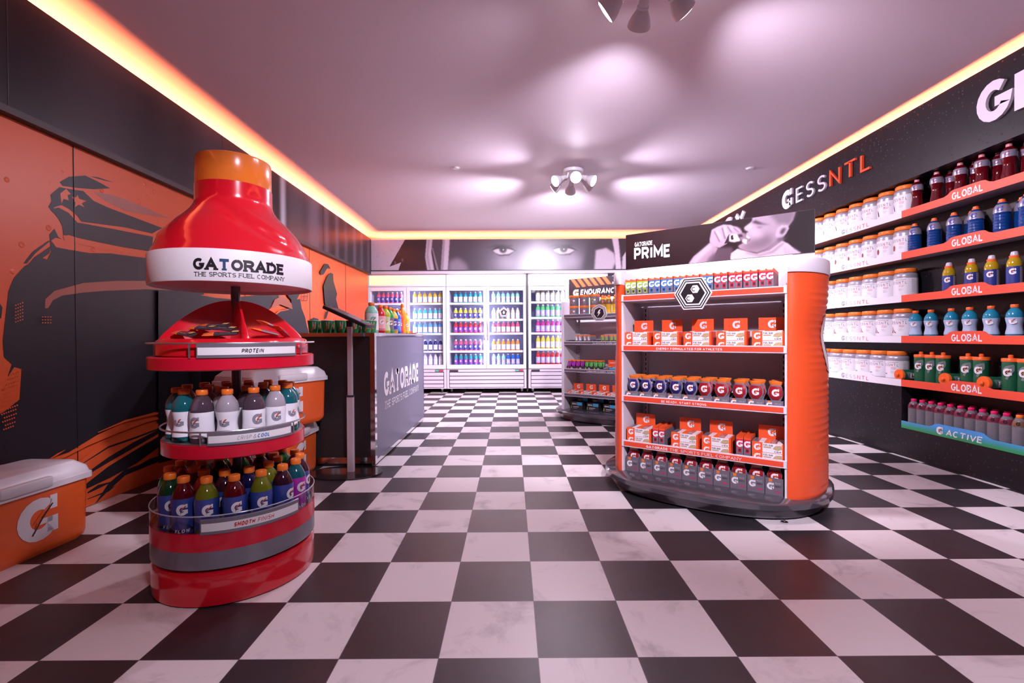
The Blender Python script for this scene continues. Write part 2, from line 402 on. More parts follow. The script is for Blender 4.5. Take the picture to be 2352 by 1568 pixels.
w_ = MB().box(-2.9, -2.80, -2.2, 9.0, 0, 2.80, COVE); struct(w_.build('wall_left_outer', smooth=False))
struct(MB().box(-2.80, -2.50, -2.2, 8.5, 2.55, 2.58, COVE).build('trim_1', smooth=False))
struct(MB().box(-2.51, -2.445, -2.2, 8.12, 2.085, 2.12, mat('dark_trim', (.03, .02, .025), .5)).build('trim_2', smooth=False))
# right wall with its shelf niche
R = MB()
for y0, y1, z0, z1 in ((-2.2, 1.9, 0, 2.6), (1.9, 3.756, 0, .233), (3.756, 6.2, 0, .567), (6.2, 8.9, 0, 2.6), (1.9, 6.2, 2.217, 2.6)): R.box(3.16, 3.36, y0, y1, z0, z1, WB)
R.box(3.36, 3.40, 1.8, 6.3, .2, 2.3, WB); R.box(3.16, 3.19, -2.2, 8.15, 2.6, 2.75, WB)
struct(R.build('wall_right', smooth=False))
struct(MB().box(3.46, 3.56, -2.2, 9.0, 0, 2.80, COVE).build('wall_right_outer', smooth=False))
B_ = MB().box(-2.8, 3.46, 8.98, 9.08, 0, 2.80, WALLP).box(-2.8, 3.46, 8.60, 8.66, 2.2, 2.80, COVE).box(-2.8, 3.46, 8.16, 8.62, 2.55, 2.58, COVE)
struct(B_.build('wall_back', smooth=False))
struct(MB().box(-2.62, 3.16, 8.10, 8.90, 2.09, 2.135, mat('light_trim', (.5, .42, .5), .5)).build('trim_3', smooth=False))
struct(MB().box(-2.50, 3.16, 8.10, 8.16, 2.135, 2.155, DARK).build('trim_4', smooth=False))

def led(name, x0, x1, y0, y1, z, label):
    b = MB().box(x0, x1, y0, y1, z, z + .012, LED)
    e = empty('led_strip', ((x0 + x1) / 2, (y0 + y1) / 2, z - .02)); o = b.build('light_strip', e); o.location = -Vector(e.location)
    c = MB().box(x0 - .01, x1 + .01, y0, y1, z - .02, z - .001, WHITE).build('housing', e, smooth=False); c.location = -Vector(e.location)
    tag(e, label, 'light strip', 'orange light strips in the ceiling cove')
led('l', -2.64, -2.60, -2.1, 8.25, 2.63, 'orange glowing light strip in the ceiling cove along the mural wall on the left')
led('r', 3.29, 3.33, -2.1, 8.25, 2.67, 'orange glowing light strip in the ceiling cove above the wall shelves on the right')
led('b', -2.5, 3.2, 8.30, 8.34, 2.60, 'orange glowing light strip in the ceiling cove above the fridges')

# left fascia: dark blurred print
def fascia_left():
    p = Pic(520, 60, (.022, .018, .022)); q = lambda x, y: (lambda v: ((v.y + 2.2) / 10.32, (v.z - 2.12) / .58))(onX(x, y, -2.445))
    rnd = random.Random(3)
    def band(y0, y1, c, soft=4, a=1, lean=0): p.fill([((y0 + 2.2) / 10.32, 0), ((y1 + 2.2) / 10.32, 0), ((y1 + lean + 2.2) / 10.32, 1), ((y0 + lean + 2.2) / 10.32, 1)], c, soft, a)
    band(2.5, 3.02, (.07, .058, .07), 6, .8, .05); band(3.25, 3.4, (.06, .05, .06), 5, .7); band(3.55, 4.1, (.075, .062, .078), 5, .8)
    band(4.25, 4.7, (.085, .07, .088), 5, .8, -.1); band(4.95, 5.05, (.5, .46, .52), 1, .8); band(5.1, 5.5, (.06, .05, .06), 3)
    band(5.6, 6.0, (.11, .09, .12), 4, .9)
    for k in range(12):
        y = 5.95 + k * .18; band(y, y + .05 + .06 * rnd.random(), (.16, .13, .17) if k % 2 else (.03, .02, .03), 2, .8)
    p.a *= .7; o = p.build('photo_banner', lambda u, v: (-2.445, -2.2 + 10.32 * u, 2.12 + .58 * v), vcolmat('banner_print', .32, .1, spec=.2))
    tag(o, 'dark blurred grey and black photo banner above the orange mural on the left', 'banner')
    c = MB().box(-2.49, -2.4465, -2.2, 8.12, 2.12, 2.70, DARK).build('backing', o, smooth=False)
    for y in (-.2, 2.27, 3.95, 6.05): MB().box(-2.4455, -2.4438, y, y + .004, 2.12, 2.70, BLACK).build('panel_joint', o, smooth=False)
fascia_left()
# back fascia: black and white close-up of a pair of eyes
def fascia_back():
    x0, x1 = -2.445, 3.16; W_ = x1 - x0
    def q(cx, cy):
        v = onY(830 + cx / 3.733, 520 + cy / 3.733, 8.12); return ((v.x - x0) / W_, (v.z - 2.155) / .535)
    P = Pic(840, 90, (.05, .042, .055)); F = lambda pts, c, s=0, a=1: P.fill([q(*t) for t in pts], c, s, a)
    pk = (.52, .44, .52)
    F([(378, 110), (600, 105), (640, 400), (312, 400), (340, 308), (240, 345)], (.022, .016, .02))
    F([(60, 100), (378, 105), (240, 345), (340, 308), (308, 400), (60, 400)], pk)
    for k in range(9): F([(100 + 31 * (k * 7 % 9), 150 + 25 * k), (106 + 31 * (k * 7 % 9), 152 + 25 * k), (104 + 31 * (k * 7 % 9), 175 + 25 * k)], (.38, .3, .37), 1)
    F([(755, 100), (1000, 100), (950, 400), (735, 400)], (.05, .04, .055), 4)
    F([(755, 300), (830, 270), (900, 330), (920, 400), (745, 400)], (.2, .165, .21), 6)
    F([(562, 100), (610, 100), (598, 220), (628, 400), (570, 400), (548, 262)], (.46, .38, .46), 1)
    F([(572, 100), (590, 100), (575, 240), (600, 400), (585, 400), (556, 260)], (.3, .25, .31), 1)
    F([(604, 180), (612, 185), (668, 400), (655, 400)], (.25, .2, .25), 1)
    F([(702, 100), (758, 100), (738, 400), (682, 400)], (.44, .37, .45), 1)
    F([(702, 100), (718, 100), (700, 400), (682, 400)], (.24, .2, .25), 1)
    F([(1000, 160), (1350, 120), (1900, 150), (1960, 400), (1080, 400)], (.1, .085, .115), 22)
    x, y = q(1470, 340); P.glow(x, y, .042, .75, (.26, .23, .3), .95, 2)  # lamp reflection on the banner, painted into the print as a pale patch
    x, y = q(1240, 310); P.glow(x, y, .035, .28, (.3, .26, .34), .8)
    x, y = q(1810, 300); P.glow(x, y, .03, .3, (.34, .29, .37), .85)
    for ex, ey, d in ((1215, 205, 1), (1735, 200, -1)):
        F([(ex - 150, ey - 20), (ex - 60, ey - 48), (ex + 70, ey - 45), (ex + 130, ey - 10), (ex + 90, ey - 34), (ex - 40, ey - 36)], (.02, .016, .022), 2)
        F([(ex - 85, ey + 2), (ex - 40, ey - 22), (ex + 40, ey - 20), (ex + 92, ey + 5), (ex + 50, ey + 28), (ex - 30, ey + 36), (ex - 65, ey + 22)], (.5, .44, .52), 1)
        x, y = q(ex, ey); P.glow(x, y + .03, .0125, .125, (.012, .01, .014), 1, 8); x, y = q(ex + 2, ey - 6); P.glow(x, y, .0016, .02, (.8, .78, .85), 1)
        F([(ex - 105, ey - 4), (ex - 50, ey - 38), (ex + 50, ey - 36), (ex + 125, ey + 8), (ex + 60, ey - 9), (ex + 10, ey - 14), (ex - 48, ey - 12)], (.012, .01, .014), 1)
        F([(ex - 80, ey + 12), (ex - 30, ey + 38), (ex + 50, ey + 32), (ex + 100, ey + 6), (ex + 55, ey + 44), (ex - 30, ey + 50)], (.03, .024, .03), 1)
    F([(1960, 100), (2110, 100), (2090, 190), (2010, 205), (1998, 400), (1880, 400)], (.045, .038, .05), 5)
    F([(2012, 205), (2100, 185), (2165, 230), (2180, 300), (2140, 400), (1996, 400)], (.5, .42, .5), 2)
    F([(2150, 100), (2202, 100), (2232, 400), (2184, 400), (2172, 220)], (.56, .47, .56), 1)
    F([(2290, 180), (2240, 260), (2232, 400), (2700, 400), (2700, 100), (2300, 100)], (.5, .42, .5), 1)
    F([(2204, 100), (2300, 100), (2290, 180), (2236, 262)], (.03, .024, .03))
    F([(2400, 100), (2500, 100), (2450, 400), (2330, 400)], (.04, .03, .04), 2)
    P.a *= .74
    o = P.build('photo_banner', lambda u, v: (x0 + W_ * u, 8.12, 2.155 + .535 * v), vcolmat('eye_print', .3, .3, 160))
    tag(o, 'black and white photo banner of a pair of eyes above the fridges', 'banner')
    MB().box(x0, x1, 8.1215, 8.16, 2.155, 2.69, DARK).build('backing', o, smooth=False)
fascia_back()

# orange mural on the left wall, printed silhouettes
def mural():
    mb = MB(); OR = drops_mat('mural_orange', (.70, .11, .03), .38, .3, 15); BK = mat('mural_black', (.02, .018, .024), .42, var=.3, nscale=150, spec=.3); MU = mat('mural_rust', (.33, .08, .045), .4, var=.5, nscale=260)
    mb.poly([(-2.2, 0), (8.1, 0), (8.1, 2.085), (-2.2, 2.085)], OR, lambda y, z: (-2.4990, y, z))
    L = [0]
    def P(pts, m=BK, o=(0, 400), s=2.091):
        L[0] += 1; X = -2.4985 + .00012 * L[0]; q = [onX(o[0] + x / s, o[1] + y / s, X) for x, y in pts]
        mb.poly([(a.y, max(.002, min(2.084, a.z))) for a in q], m, lambda y, z: (X, y, z))
    # helmeted head
    P([(286, 38), (330, 12), (410, 6), (470, 35), (530, 68), (450, 72), (370, 66), (300, 56)])
    P([(430, 10), (470, 14), (548, 40), (500, 30)]); P([(450, 85), (520, 95), (600, 120), (700, 160), (812, 212), (700, 195), (600, 175), (510, 130)], MU)
    P([(232, 158), (248, 128), (242, 100), (262, 82), (285, 62), (340, 72), (400, 80), (450, 128), (520, 160), (640, 205), (780, 258), (730, 285), (600, 255), (392, 228), (372, 200), (330, 165), (296, 148), (262, 158), (248, 172)])
    P([(290, 92), (318, 70), (340, 95), (324, 100), (330, 125), (305, 118), (296, 140)], OR)
    P([(345, 108), (365, 112), (372, 98), (380, 118), (415, 128), (392, 140), (405, 158), (378, 146), (360, 158), (362, 136)], OR)
    P([(240, 168), (282, 160), (330, 185), (372, 232), (420, 240), (540, 262), (735, 300), (730, 372), (600, 352), (480, 328), (330, 296), (305, 292), (300, 250), (282, 215), (262, 190)])
    P([(238, 290), (262, 262), (280, 300), (320, 330), (430, 362), (560, 384), (700, 402), (960, 450), (1000, 700), (960, 1110), (830, 1118), (640, 1170), (470, 1250), (330, 1335), (240, 1365), (-200, 1420), (-800, 1420), (-800, 1150), (-120, 1210), (20, 1140), (95, 1080), (105, 935), (70, 925), (38, 972), (58, 912), (20, 878), (14, 800), (42, 560), (66, 500), (120, 440), (205, 402), (228, 410), (246, 372)])
    P([(116, 425), (160, 370), (235, 318), (240, 322), (170, 380), (128, 430)]); P([(105, 470), (165, 400), (245, 345), (238, 380), (130, 452), (90, 492)])
    P([(246, 318), (268, 305), (330, 320), (420, 352), (560, 380), (430, 378), (330, 362), (270, 350)], OR)
    P([(302, 298), (330, 292), (480, 338), (700, 382), (720, 402), (560, 372), (400, 340), (312, 316)], OR)
    P([(216, 644), (218, 600), (262, 560), (400, 522), (560, 512), (780, 512), (1040, 548), (1040, 566), (700, 552), (500, 560), (400, 568), (300, 582), (255, 604), (232, 642)], MU)
    P([(0, 620), (12, 640), (6, 690), (-10, 700)])
    for r in range(14):
        for c in range(8 - abs(r - 6) // 2):
            x = 92 - c * 11 - (r % 2) * 5 - max(0, r - 5) * 3; y = 945 + r * 20 + c * 4
            P([(x, y), (x + 5, y + 4), (x, y + 9), (x - 5, y + 4)], OR)
    for r in range(6):
        for c in range(4):
            x = 76 + c * 11; y = 625 + r * 16 - c * 4; P([(x, y), (x + 4, y + 4), (x, y + 8), (x - 4, y + 4)], OR)
            x = 205 + c * 13; y = 682 + (r % 3) * 14; P([(x, y), (x + 5, y + 3), (x, y + 6), (x - 5, y + 3)], OR)
    # brush sweeps low on the wall
    def sweep(pts, wd, m):
        n = len(pts); a = []; b = []
        for i, (x, y) in enumerate(pts):
            t = i / (n - 1); k = wd * sin(pi * min(1, .12 + t * .85)) ; a.append((x, y - k / 2)); b.append((x + k * .2, y + k / 2))
        P(a + b[::-1], m)
    P([(330, 1420), (440, 1330), (560, 1265), (700, 1215), (960, 1130), (1400, 1060), (1400, 1500), (900, 1500), (520, 1610), (300, 1640)], OR)
    sweep([(470, 1240), (600, 1185), (700, 1160), (800, 1140), (960, 1120)], 10, OR); sweep([(300, 1362), (420, 1295), (560, 1235), (700, 1185), (960, 1125)], 18, OR); sweep([(240, 1365), (275, 1345), (315, 1322)], 8, OR)
    for pts, wd in (([(380, 1400), (520, 1310), (650, 1265), (780, 1215), (960, 1160)], 9), ([(400, 1450), (520, 1370), (640, 1300), (770, 1230), (980, 1150)], 26), ([(410, 1500), (520, 1430), (640, 1360), (780, 1270), (980, 1190)], 62), ([(420, 1530), (470, 1500), (540, 1475)], 18), ([(455, 1600), (520, 1500), (600, 1430), (710, 1384)], 30), ([(420, 1560), (520, 1520), (560, 1490)], 8), ([(600, 1440), (720, 1380), (790, 1355), (900, 1340)], 30), ([(700, 1300), (900, 1230), (1100, 1180)], 40)): sweep(pts, wd, BK)
    # figures further along the wall
    o3 = (420, 540); s3 = 5.345
    P([(-300, 670), (200, 720), (560, 770), (1140, 712), (1178, 760), (1110, 800), (1050, 930), (1120, 975), (1200, 915), (1310, 895), (1400, 930), (1465, 1010), (1500, 1180), (1500, 2100), (1460, 2700), (1000, 2900), (-300, 2800)], BK, o3, s3)
    P([(220, 735), (370, 705), (600, 705), (600, 785), (400, 768)], OR, o3, s3); P([(1150, 715), (1185, 760), (1130, 790), (1080, 900), (1200, 850), (1300, 890), (1420, 940), (1300, 800), (1200, 720)], MU, o3, s3)
    P([(1130, 970), (1180, 925), (1300, 905), (1300, 915), (1200, 935), (1140, 980)], OR, o3, s3)
    P([(1240, 650), (1330, 600), (1430, 640), (1440, 710), (1400, 790), (1340, 800), (1300, 760)], BK, o3, s3); P([(1330, 800), (1440, 780), (1460, 900), (1500, 1000), (1520, 1100), (1545, 1180), (1545, 1500), (1440, 1500)], BK, o3, s3)
    for a, b in (((1450, 710), (1530, 700)), ((1530, 700), (1520, 800)), ((1520, 800), (1450, 800)), ((1460, 745), (1530, 745)), ((1490, 705), (1480, 800)), ((1450, 710), (1450, 800))):
        P([(a[0], a[1]), (b[0], b[1]), (b[0] + 5, b[1] + 6), (a[0] + 5, a[1] + 6)], BK, o3, s3)
    P([(1685, 450), (1745, 348), (1785, 356), (1815, 412), (1775, 400), (1730, 480), (1700, 488)], BK, o3, s3)
    P([(1775, 500), (1815, 460), (1845, 475), (1850, 560), (1872, 640), (1895, 720), (1870, 830), (1810, 870), (1795, 920), (1765, 905), (1742, 820), (1728, 620)], BK, o3, s3)
    P([(1740, 1030), (1765, 930), (1790, 930), (1760, 1020)], BK, o3, s3); P([(1800, 900), (1880, 780), (1912, 900), (1885, 960)], BK, o3, s3); P([(1580, 1030), (1600, 1010), (1660, 1025), (1680, 1060), (1600, 1060)], BK, o3, s3)
    for y in (2.66, 4.35, 5.75, 7.0): mb.box(-2.4985, -2.4955, y, y + .003, 0, 2.085, BLACK)
    o = mb.build('wall_mural', smooth=False); tag(o, 'orange wall mural with black silhouettes of a helmeted player on the left wall', 'mural')
mural()

# raised lettering on the right wall
def wall_letters(s, Y0, Wd, h, z, m, label, mats=None, th=.12, lead=False, d=.02, extra=None):
    mb = MB(); fn = planeX(3.159 - d, Y0, z, -1)
    if lead: glogo(mb, fn, m, h=.21, x0=.1, y0=.1); text(mb, s, m, lambda u, v: fn(u + .27, v + .01), h, Wd, th, mats=mats, step=0, gap=.28)
    else: text(mb, s, m, fn, h, Wd, th, mats=mats, step=0, gap=.12)
    o = mb.build('wall_lettering', smooth=False); md = o.modifiers.new('solid', 'SOLIDIFY'); md.thickness = d; md.offset = 0
    o.location.x = d / 2 - .001
    tag(o, label, 'sign letters', 'raised letters on the right wall')
LET = mat('letter_white', (.62, .55, .62), .5); LETR = mat('letter_red', (.75, .09, .03), .45)
wall_letters('ESSNTL', 5.39, 1.06, .16, 2.425, LET, 'raised white and red letters on black wall above the white jars', {3: LETR, 4: LETR, 5: LETR}, lead=True)
wall_letters('GLOBAL', 3.125, 1.3, .26, 2.368, LET, 'large raised white letters on black wall cut off by the right edge', th=.24)
wall_letters('GX', 6.84, .6, .27, 2.42, LET, 'raised white letters on the wall peeking over the sign of the orange gondola', th=.22)

def sprinkler(x, y, label):
    e = empty('ceiling_sprinkler', (x, y, 2.80)); MB().lathe([(.045, -.004), (.045, .002)], WPLAS, 20).build('cover_plate', e); MB().lathe([(.03, -.012), (.034, -.004)], WPLAS, 20).build('cap', e)
    tag(e, label, 'ceiling sprinkler')
sprinkler(-.59, 5.0, 'small round white sprinkler plate on ceiling left of the lamp cluster'); sprinkler(2.60, 5.06, 'small round white sprinkler plate on ceiling near the right light cove')

# ceiling lamp clusters
LENS = mat('lamp_lens', (1, 1, 1), emit=(1, .94, .98), es=14)
def lamp_cluster(x, y, label, power, ph=0, pw=(1, 1, 1, 1, 1, 1), aims=None, size=115):
    e = empty('ceiling_lamp_cluster', (x, y, 2.80))
    MB().lathe([(.09, -.035), (.11, -.03), (.115, 0)], WPLAS, 28).build('canopy', e)
    for k in range(6):
        a = radians(-90 + 60 * k + ph); ca, sa = cos(a), sin(a); base = Vector((.06 * ca, .06 * sa, -.03)); el = Vector((.13 * ca, .13 * sa, -.10))
        d = Vector((ca * .86, sa * .86, -.45)).normalized() if k not in (2, 3, 4) else Vector((ca * .85, sa * .85, -.52)).normalized()
        if aims and aims[k]: d = (Vector(aims[k]) - Vector((x, y, 2.7)) - el).normalized()
        arm = MB().tube([base, base + Vector((.02 * ca, .02 * sa, -.06)), el], .012, WPLAS, 10).build('arm', e)
        q = d.to_track_quat('Z', 'Y').to_matrix().to_4x4(); q.translation = el
        fn = lambda px, py, pz, q=q: tuple(q @ Vector((px, py, pz)))
        sh = MB().lathe([(.02, -.03), (.024, -.02), (.026, .02), (.03, .022), (.031, .03), (.027, .034), (.038, .055), (.052, .082), (.06, .108), (.061, .122)], WPLAS, 22, fn=fn).build('lamp_shade', e)
        MB().lathe([(.0565, .1225), (.05, .126), (.02, .129)], LENS, 22, fn=fn).build('lens', sh)
        s = spot('spot_light', el + d * .16, d, power * pw[k], size=radians(size[k] if isinstance(size, tuple) else size)); s.parent = e
    tag(e, label, 'ceiling light', 'ceiling lamp clusters')
lamp_cluster(.68, 5.10, 'white ceiling lamp cluster with six heads hanging above the checkered aisle', 235, 0, (.10, .42, 1.7, 2.0, 1.7, .45))
lamp_cluster(.69, 2.27, 'white ceiling lamp cluster cut off by the top of the photo', 105, 0, (.6, 1.1, 2.0, 2.2, .3, .08))
lamp_cluster(.68, -.35, 'white ceiling lamp cluster behind the camera', 60, 0, (1.5, .9, 8.5, 5.2, .0, .0), [(.2, .6, 0), (.5, 1.2, .0), (1.2, 2.75, .7), (-1.06, 1.97, 1.0), (-1.0, 2.6, .5), None], (74, 90, 42, 25, 30, 40))

# ---------------------------------------------------------------- bottles, jars, packs
LIQ = {'teal': (.02, .30, .36), 'aqua': (.08, .55, .6), 'sky': (.12, .4, .8), 'blue': (.01, .12, .55), 'navy': (.01, .02, .16), 'purple': (.16, .03, .3),
       'plum': (.1, .02, .05), 'wine': (.28, .008, .02), 'red': (.6, .02, .03), 'rose': (.75, .1, .2), 'magenta': (.55, .03, .28), 'orange': (.85, .28, .04), 'amber': (.7, .42, .03),
       'yellow': (.75, .62, .05), 'lime': (.42, .5, .03), 'green': (.02, .32, .05), 'leaf': (.1, .6, .22), 'mint': (.3, .7, .55), 'cream': (.75, .72, .5), 'clear': (.75, .72, .78), 'frost': (.5, .46, .52), 'dusk': (.2, .13, .18), 'deepgreen': (.01, .12, .04)}
def liq(c, fr=False):
    if fr: return mat('chilled_' + c, LIQ[c], .25, trans=.12, ior=1.35, coat=.3)
    return mat('drink_' + c, LIQ[c], .05, trans=.68 if c not in ('frost', 'clear') else .35, ior=1.36, coat=.4)
PRF = {
 'sport': [(.8, 0), (.93, .012), (1, .05), (1, .14), (.95, .18), (.93, .3), (.95, .44), (1, .53), (1, .58), (.985, .64), (.9, .72), (.74, .79), (.54, .855), (.42, .885), (.38, .9), (.38, .93)],
 'waist': [(.85, 0), (.97, .015), (1, .06), (.96, .16), (.8, .3), (.82, .4), (.96, .52), (1, .6), (.98, .68), (.86, .76), (.64, .83), (.44, .88), (.38, .9), (.38, .93)],
 'gallon': [(.9, 0), (1, .03), (1, .3), (.97, .34), (1, .5), (1, .62), (.95, .7), (.8, .79), (.55, .86), (.4, .89), (.36, .9), (.36, .93)],
 'slim': [(.85, 0), (.98, .02), (1, .06), (1, .5), (.97, .55), (1, .6), (.96, .68), (.8, .76), (.6, .82), (.5, .86), (.48, .93)],
}
def rib(pr, a, b, n, amp):
    out = [p for p in pr if p[1] < a]; r0 = np.interp(a, [p[1] for p in pr], [p[0] for p in pr])
    for i in range(n * 4 + 1):
        z = a + (b - a) * i / (n * 4); r = np.interp(z, [p[1] for p in pr], [p[0] for p in pr]); out.append((r + amp * sin(2 * pi * i / 4), z))
    return out + [p for p in pr if p[1] > b]
def label_band(R, prof, h, r, z0, z1, n, m, mb, a0=0, a1=360, off=.0007):
    zs = [z0 + (z1 - z0) * i / 6 for i in range(7)]; rs = []
    k = max(4, int(n * (a1 - a0) / 360))
    for z in zs:
        rr = r * np.interp(z, [p[1] for p in prof], [p[0] for p in prof]) + off
        rs.append([(rr * cos(radians(a0 + (a1 - a0) * i / k)), rr * sin(radians(a0 + (a1 - a0) * i / k)), z * h) for i in range(k + (0 if a1 - a0 >= 360 else 1))])
    mb.rings(rs, m, cap=False, close=(a1 - a0 >= 360))
def bottle(name, h, r, prof, liquid, labelm=WHITE, cap=ORCAP, lz=(.12, .56), n=20, cz=.9, cr=.47, logo=WHITE, patch=None, sport=None, lg=.6, lx=.0, bolt=True, wrap=None, txt=None):
    def fn():
        pr = PRF[prof] if isinstance(prof, str) else prof
        e = empty(name); MB().lathe([(a * r, b * h) for a, b in pr], liquid, n).build('body', e)
        if sport:
            c = MB(); c.lathe([(cr * r, cz * h), (cr * r * 1.04, (cz + .07) * h)], cap, n)
            c.build('cap', e)
            MB().lathe([(cr * r * .84, (cz + .0705) * h), (cr * r * .82, (cz + .12) * h), (cr * r * .66, h * .985), (cr * r * .3, h)], sport, n).build('nozzle', e)
        else:
            MB().lathe([(cr * r * .96, cz * h), (cr * r, cz * h + .002), (cr * r, h * .985), (cr * r * .9, h)], cap, n).build('cap', e)
        if labelm:
            lb = MB(); label_band(None, pr, h, r, lz[0], lz[1], n, labelm, lb)
            if patch: label_band(None, pr, h, r, lz[0] + (lz[1] - lz[0]) * .03, lz[1] * 1.0, n, patch, lb, -128, -52, .0012)
            if wrap: label_band(None, pr, h, r, lz[0] + .02, lz[1] - .02, n, wrap, lb, -40, 20, .0012)
            lo = lb.build('label', e)
            if logo:
                zc = (lz[0] + (lz[1] - lz[0]) * lg); rr = r * np.interp(zc, [p[1] for p in pr], [p[0] for p in pr]) + .002
                g = MB(); hh = min(r * 1.0, (lz[1] - lz[0]) * h * .62)
                glogo(g, cyl(rr, zc * h), logo, BOLT if bolt else None, BLACK if bolt else None, h=hh, x0=lx * r, step=.16, off=cyl(rr + .0005, zc * h))
                if txt: text(g, txt, WHITE, cyl(rr, zc * h), r * .34, r * 1.2, .26, it=.15, x0=lx * r - r * .6, y0=-zc * h + (lz[0] + .03) * h, step=.3)
                g.build('logo', lo)
        return e
    return fn
BOLT = mat('bolt_orange', (.8, .12, .02), .5)

# ---------------------------------------------------------------- display fridges
LEDW = mat('fridge_led', (1, 1, 1), emit=(.80, .84, 1), es=60)
HEADY = mat('header_amber', (1, .8, .4), emit=(1, .60, .20), es=1.25); HEADW = mat('header_white', (1, .95, .85), emit=(.98, .90, .90), es=7)
INNER = mat('fridge_liner', (.45, .43, .72), .4, var=.02)
CASE = mat('fridge_case', (.70, .64, .74), .32, var=.02)
FY = 8.15
def fridge(x0, x1, head, label, ndoor=2, plate=True, led=None):
    e = empty('display_fridge', ((x0 + x1) / 2, FY, 0)); M0 = Matrix.Translation(-Vector(e.location))
    def B(mb, name, par=e, **k):
        mb.v = [tuple(M0 @ Vector(p)) for p in mb.v]; return mb.build(name, par, **k)
    c = MB(); c.box(x0, x0 + .05, FY + .06, FY + .72, .42, 2.085, CASE).box(x1 - .05, x1, FY + .06, FY + .72, .42, 2.085, CASE)
    c.box(x0 + .05, x1 - .05, FY + .68, FY + .72, .42, 2.085, INNER).box(x0 + .05, x1 - .05, FY + .06, FY + .68, 1.86, 2.085, INNER)
    c.box(x0 + .05, x1 - .05, FY + .06, FY + .68, .42, .475, INNER).box(x0, x1, FY + .02, FY + .72, .075, .42, CASE); B(c, 'cabinet', smooth=False)
    hd = B(MB().box(x0, x1, FY + .01, FY + .06, 1.875, 2.09, CASE), 'header', smooth=False)
    B(MB().box(x0 + .035, x1 - .035, FY + .004, FY + .01, 1.90, 2.06, head), 'lit_panel', hd, smooth=False)
    g = MB()
    for k in range(4): g.box(x0 + .05, x1 - .05, FY + .012, FY + .02, .10 + k * .068, .155 + k * .068, CASE)
    B(g.box(x0 + .04, x1 - .04, FY + .0195, FY + .021, .09, .37, DARK), 'grille', smooth=False)
    if plate: B(MB().box(x0 + .05, x0 + .20, FY + .012, FY + .02, .375, .405, DARK), 'nameplate', smooth=False)
    cp = B(MB().box(x1 - .20, x1 - .05, FY + .012, FY + .02, .375, .41, GREY), 'control_panel', smooth=False)
    B(MB().box(x1 - .19, x1 - .17, FY + .009, FY + .012, .382, .402, mat('button_green', (.02, .5, .3), emit=(.05, .8, .5), es=.5)).box(x1 - .16, x1 - .14, FY + .009, FY + .012, .382, .402, MATS['button_green']), 'buttons', cp, smooth=False)
    B(MB().box(x1 - .12, x1 - .06, FY + .009, FY + .012, .38, .404, mat('display_red', (.4, .02, .05), emit=(.8, .02, .05), es=.6)), 'display', cp, smooth=False)
    for cx, cy in ((x0 + .08, FY + .08), (x1 - .08, FY + .08), (x0 + .08, FY + .6), (x1 - .08, FY + .6)):
        m = MB(); q = lambda x, y, z, cx=cx, cy=cy: (cx + z, cy + x, .03 + y)
        m.lathe([(.028, -.012), (.03, -.008), (.03, .008), (.028, .012)], DARK, 16, fn=q); m.box(cx - .016, cx + .016, cy - .012, cy + .012, .03, .078, CHROME); B(m, 'caster')
    dw = (x1 - x0) / ndoor
    for i in range(ndoor):
        a, b = x0 + i * dw + .003, x0 + (i + 1) * dw - .003; fw = .048
        d = B(MB().box(a, b, FY, FY + .05, 1.80, 1.865, WMET).box(a, b, FY, FY + .05, .425, .495, WMET).box(a, a + fw, FY, FY + .05, .495, 1.80, WMET).box(b - fw, b, FY, FY + .05, .495, 1.80, WMET), 'door', smooth=False)
        B(MB().box(a + fw, b - fw, FY + .022, FY + .026, .495, 1.80, PANE), 'glass_pane', d, smooth=False)
        hx = b - .025 if i == 0 else a + .025; s = 1 if i == 0 else -1
        B(MB().tube([(hx, FY, 1.28), (hx, FY - .03, 1.26), (hx - .006 * s, FY - .045, 1.18), (hx - .012 * s, FY - .05, 1.10), (hx - .004 * s, FY - .045, 1.03), (hx, FY - .03, .95), (hx, FY, .93)], .009, WPLAS, 8), 'handle', d)
        for z in SHZ[i if x0 < .2 else 2][:-1]:
            B(MB().box(a + fw * .5, b - fw * .5, FY + .09, FY + .62, z - .012, z, WMET).box(a + fw * .5, b - fw * .5, FY + .08, FY + .09, z - .028, z + .008, WHITE), 'shelf', smooth=False)
        for xx in (a + .03, b - .03):
            B(MB().box(xx - .008, xx + .008, FY + .058, FY + .07, .5, 1.84, led or LEDW), 'light_strip', smooth=False)
    return tag(e, label, 'fridge', 'white glass door display fridges')
SHZ = {0: (1.585, 1.295, 1.05, .735, .476), 1: (1.585, 1.295, 1.05, .735, .476), 2: (1.60, 1.325, 1.05, .765, .49)}
fridge(-2.53, -1.153, HEADY, 'white two door fridge with amber lit header behind the counter', plate=False)
fridge(-1.145, .257, HEADW, 'white two door fridge in the middle with a dark pentagon sticker on its right door')
fridge(.292, 1.694, HEADW, 'white two door fridge partly hidden by the rear display gondola', led=mat('fridge_led_strong', (1, 1, 1), emit=(.86, .88, 1), es=95))
tag(MB().box(.262, .287, FY + .01, FY + .7, .02, 2.08, BLACK).build('gap_filler_strip', smooth=False), 'narrow black upright strip between the middle and right fridges', 'filler strip')

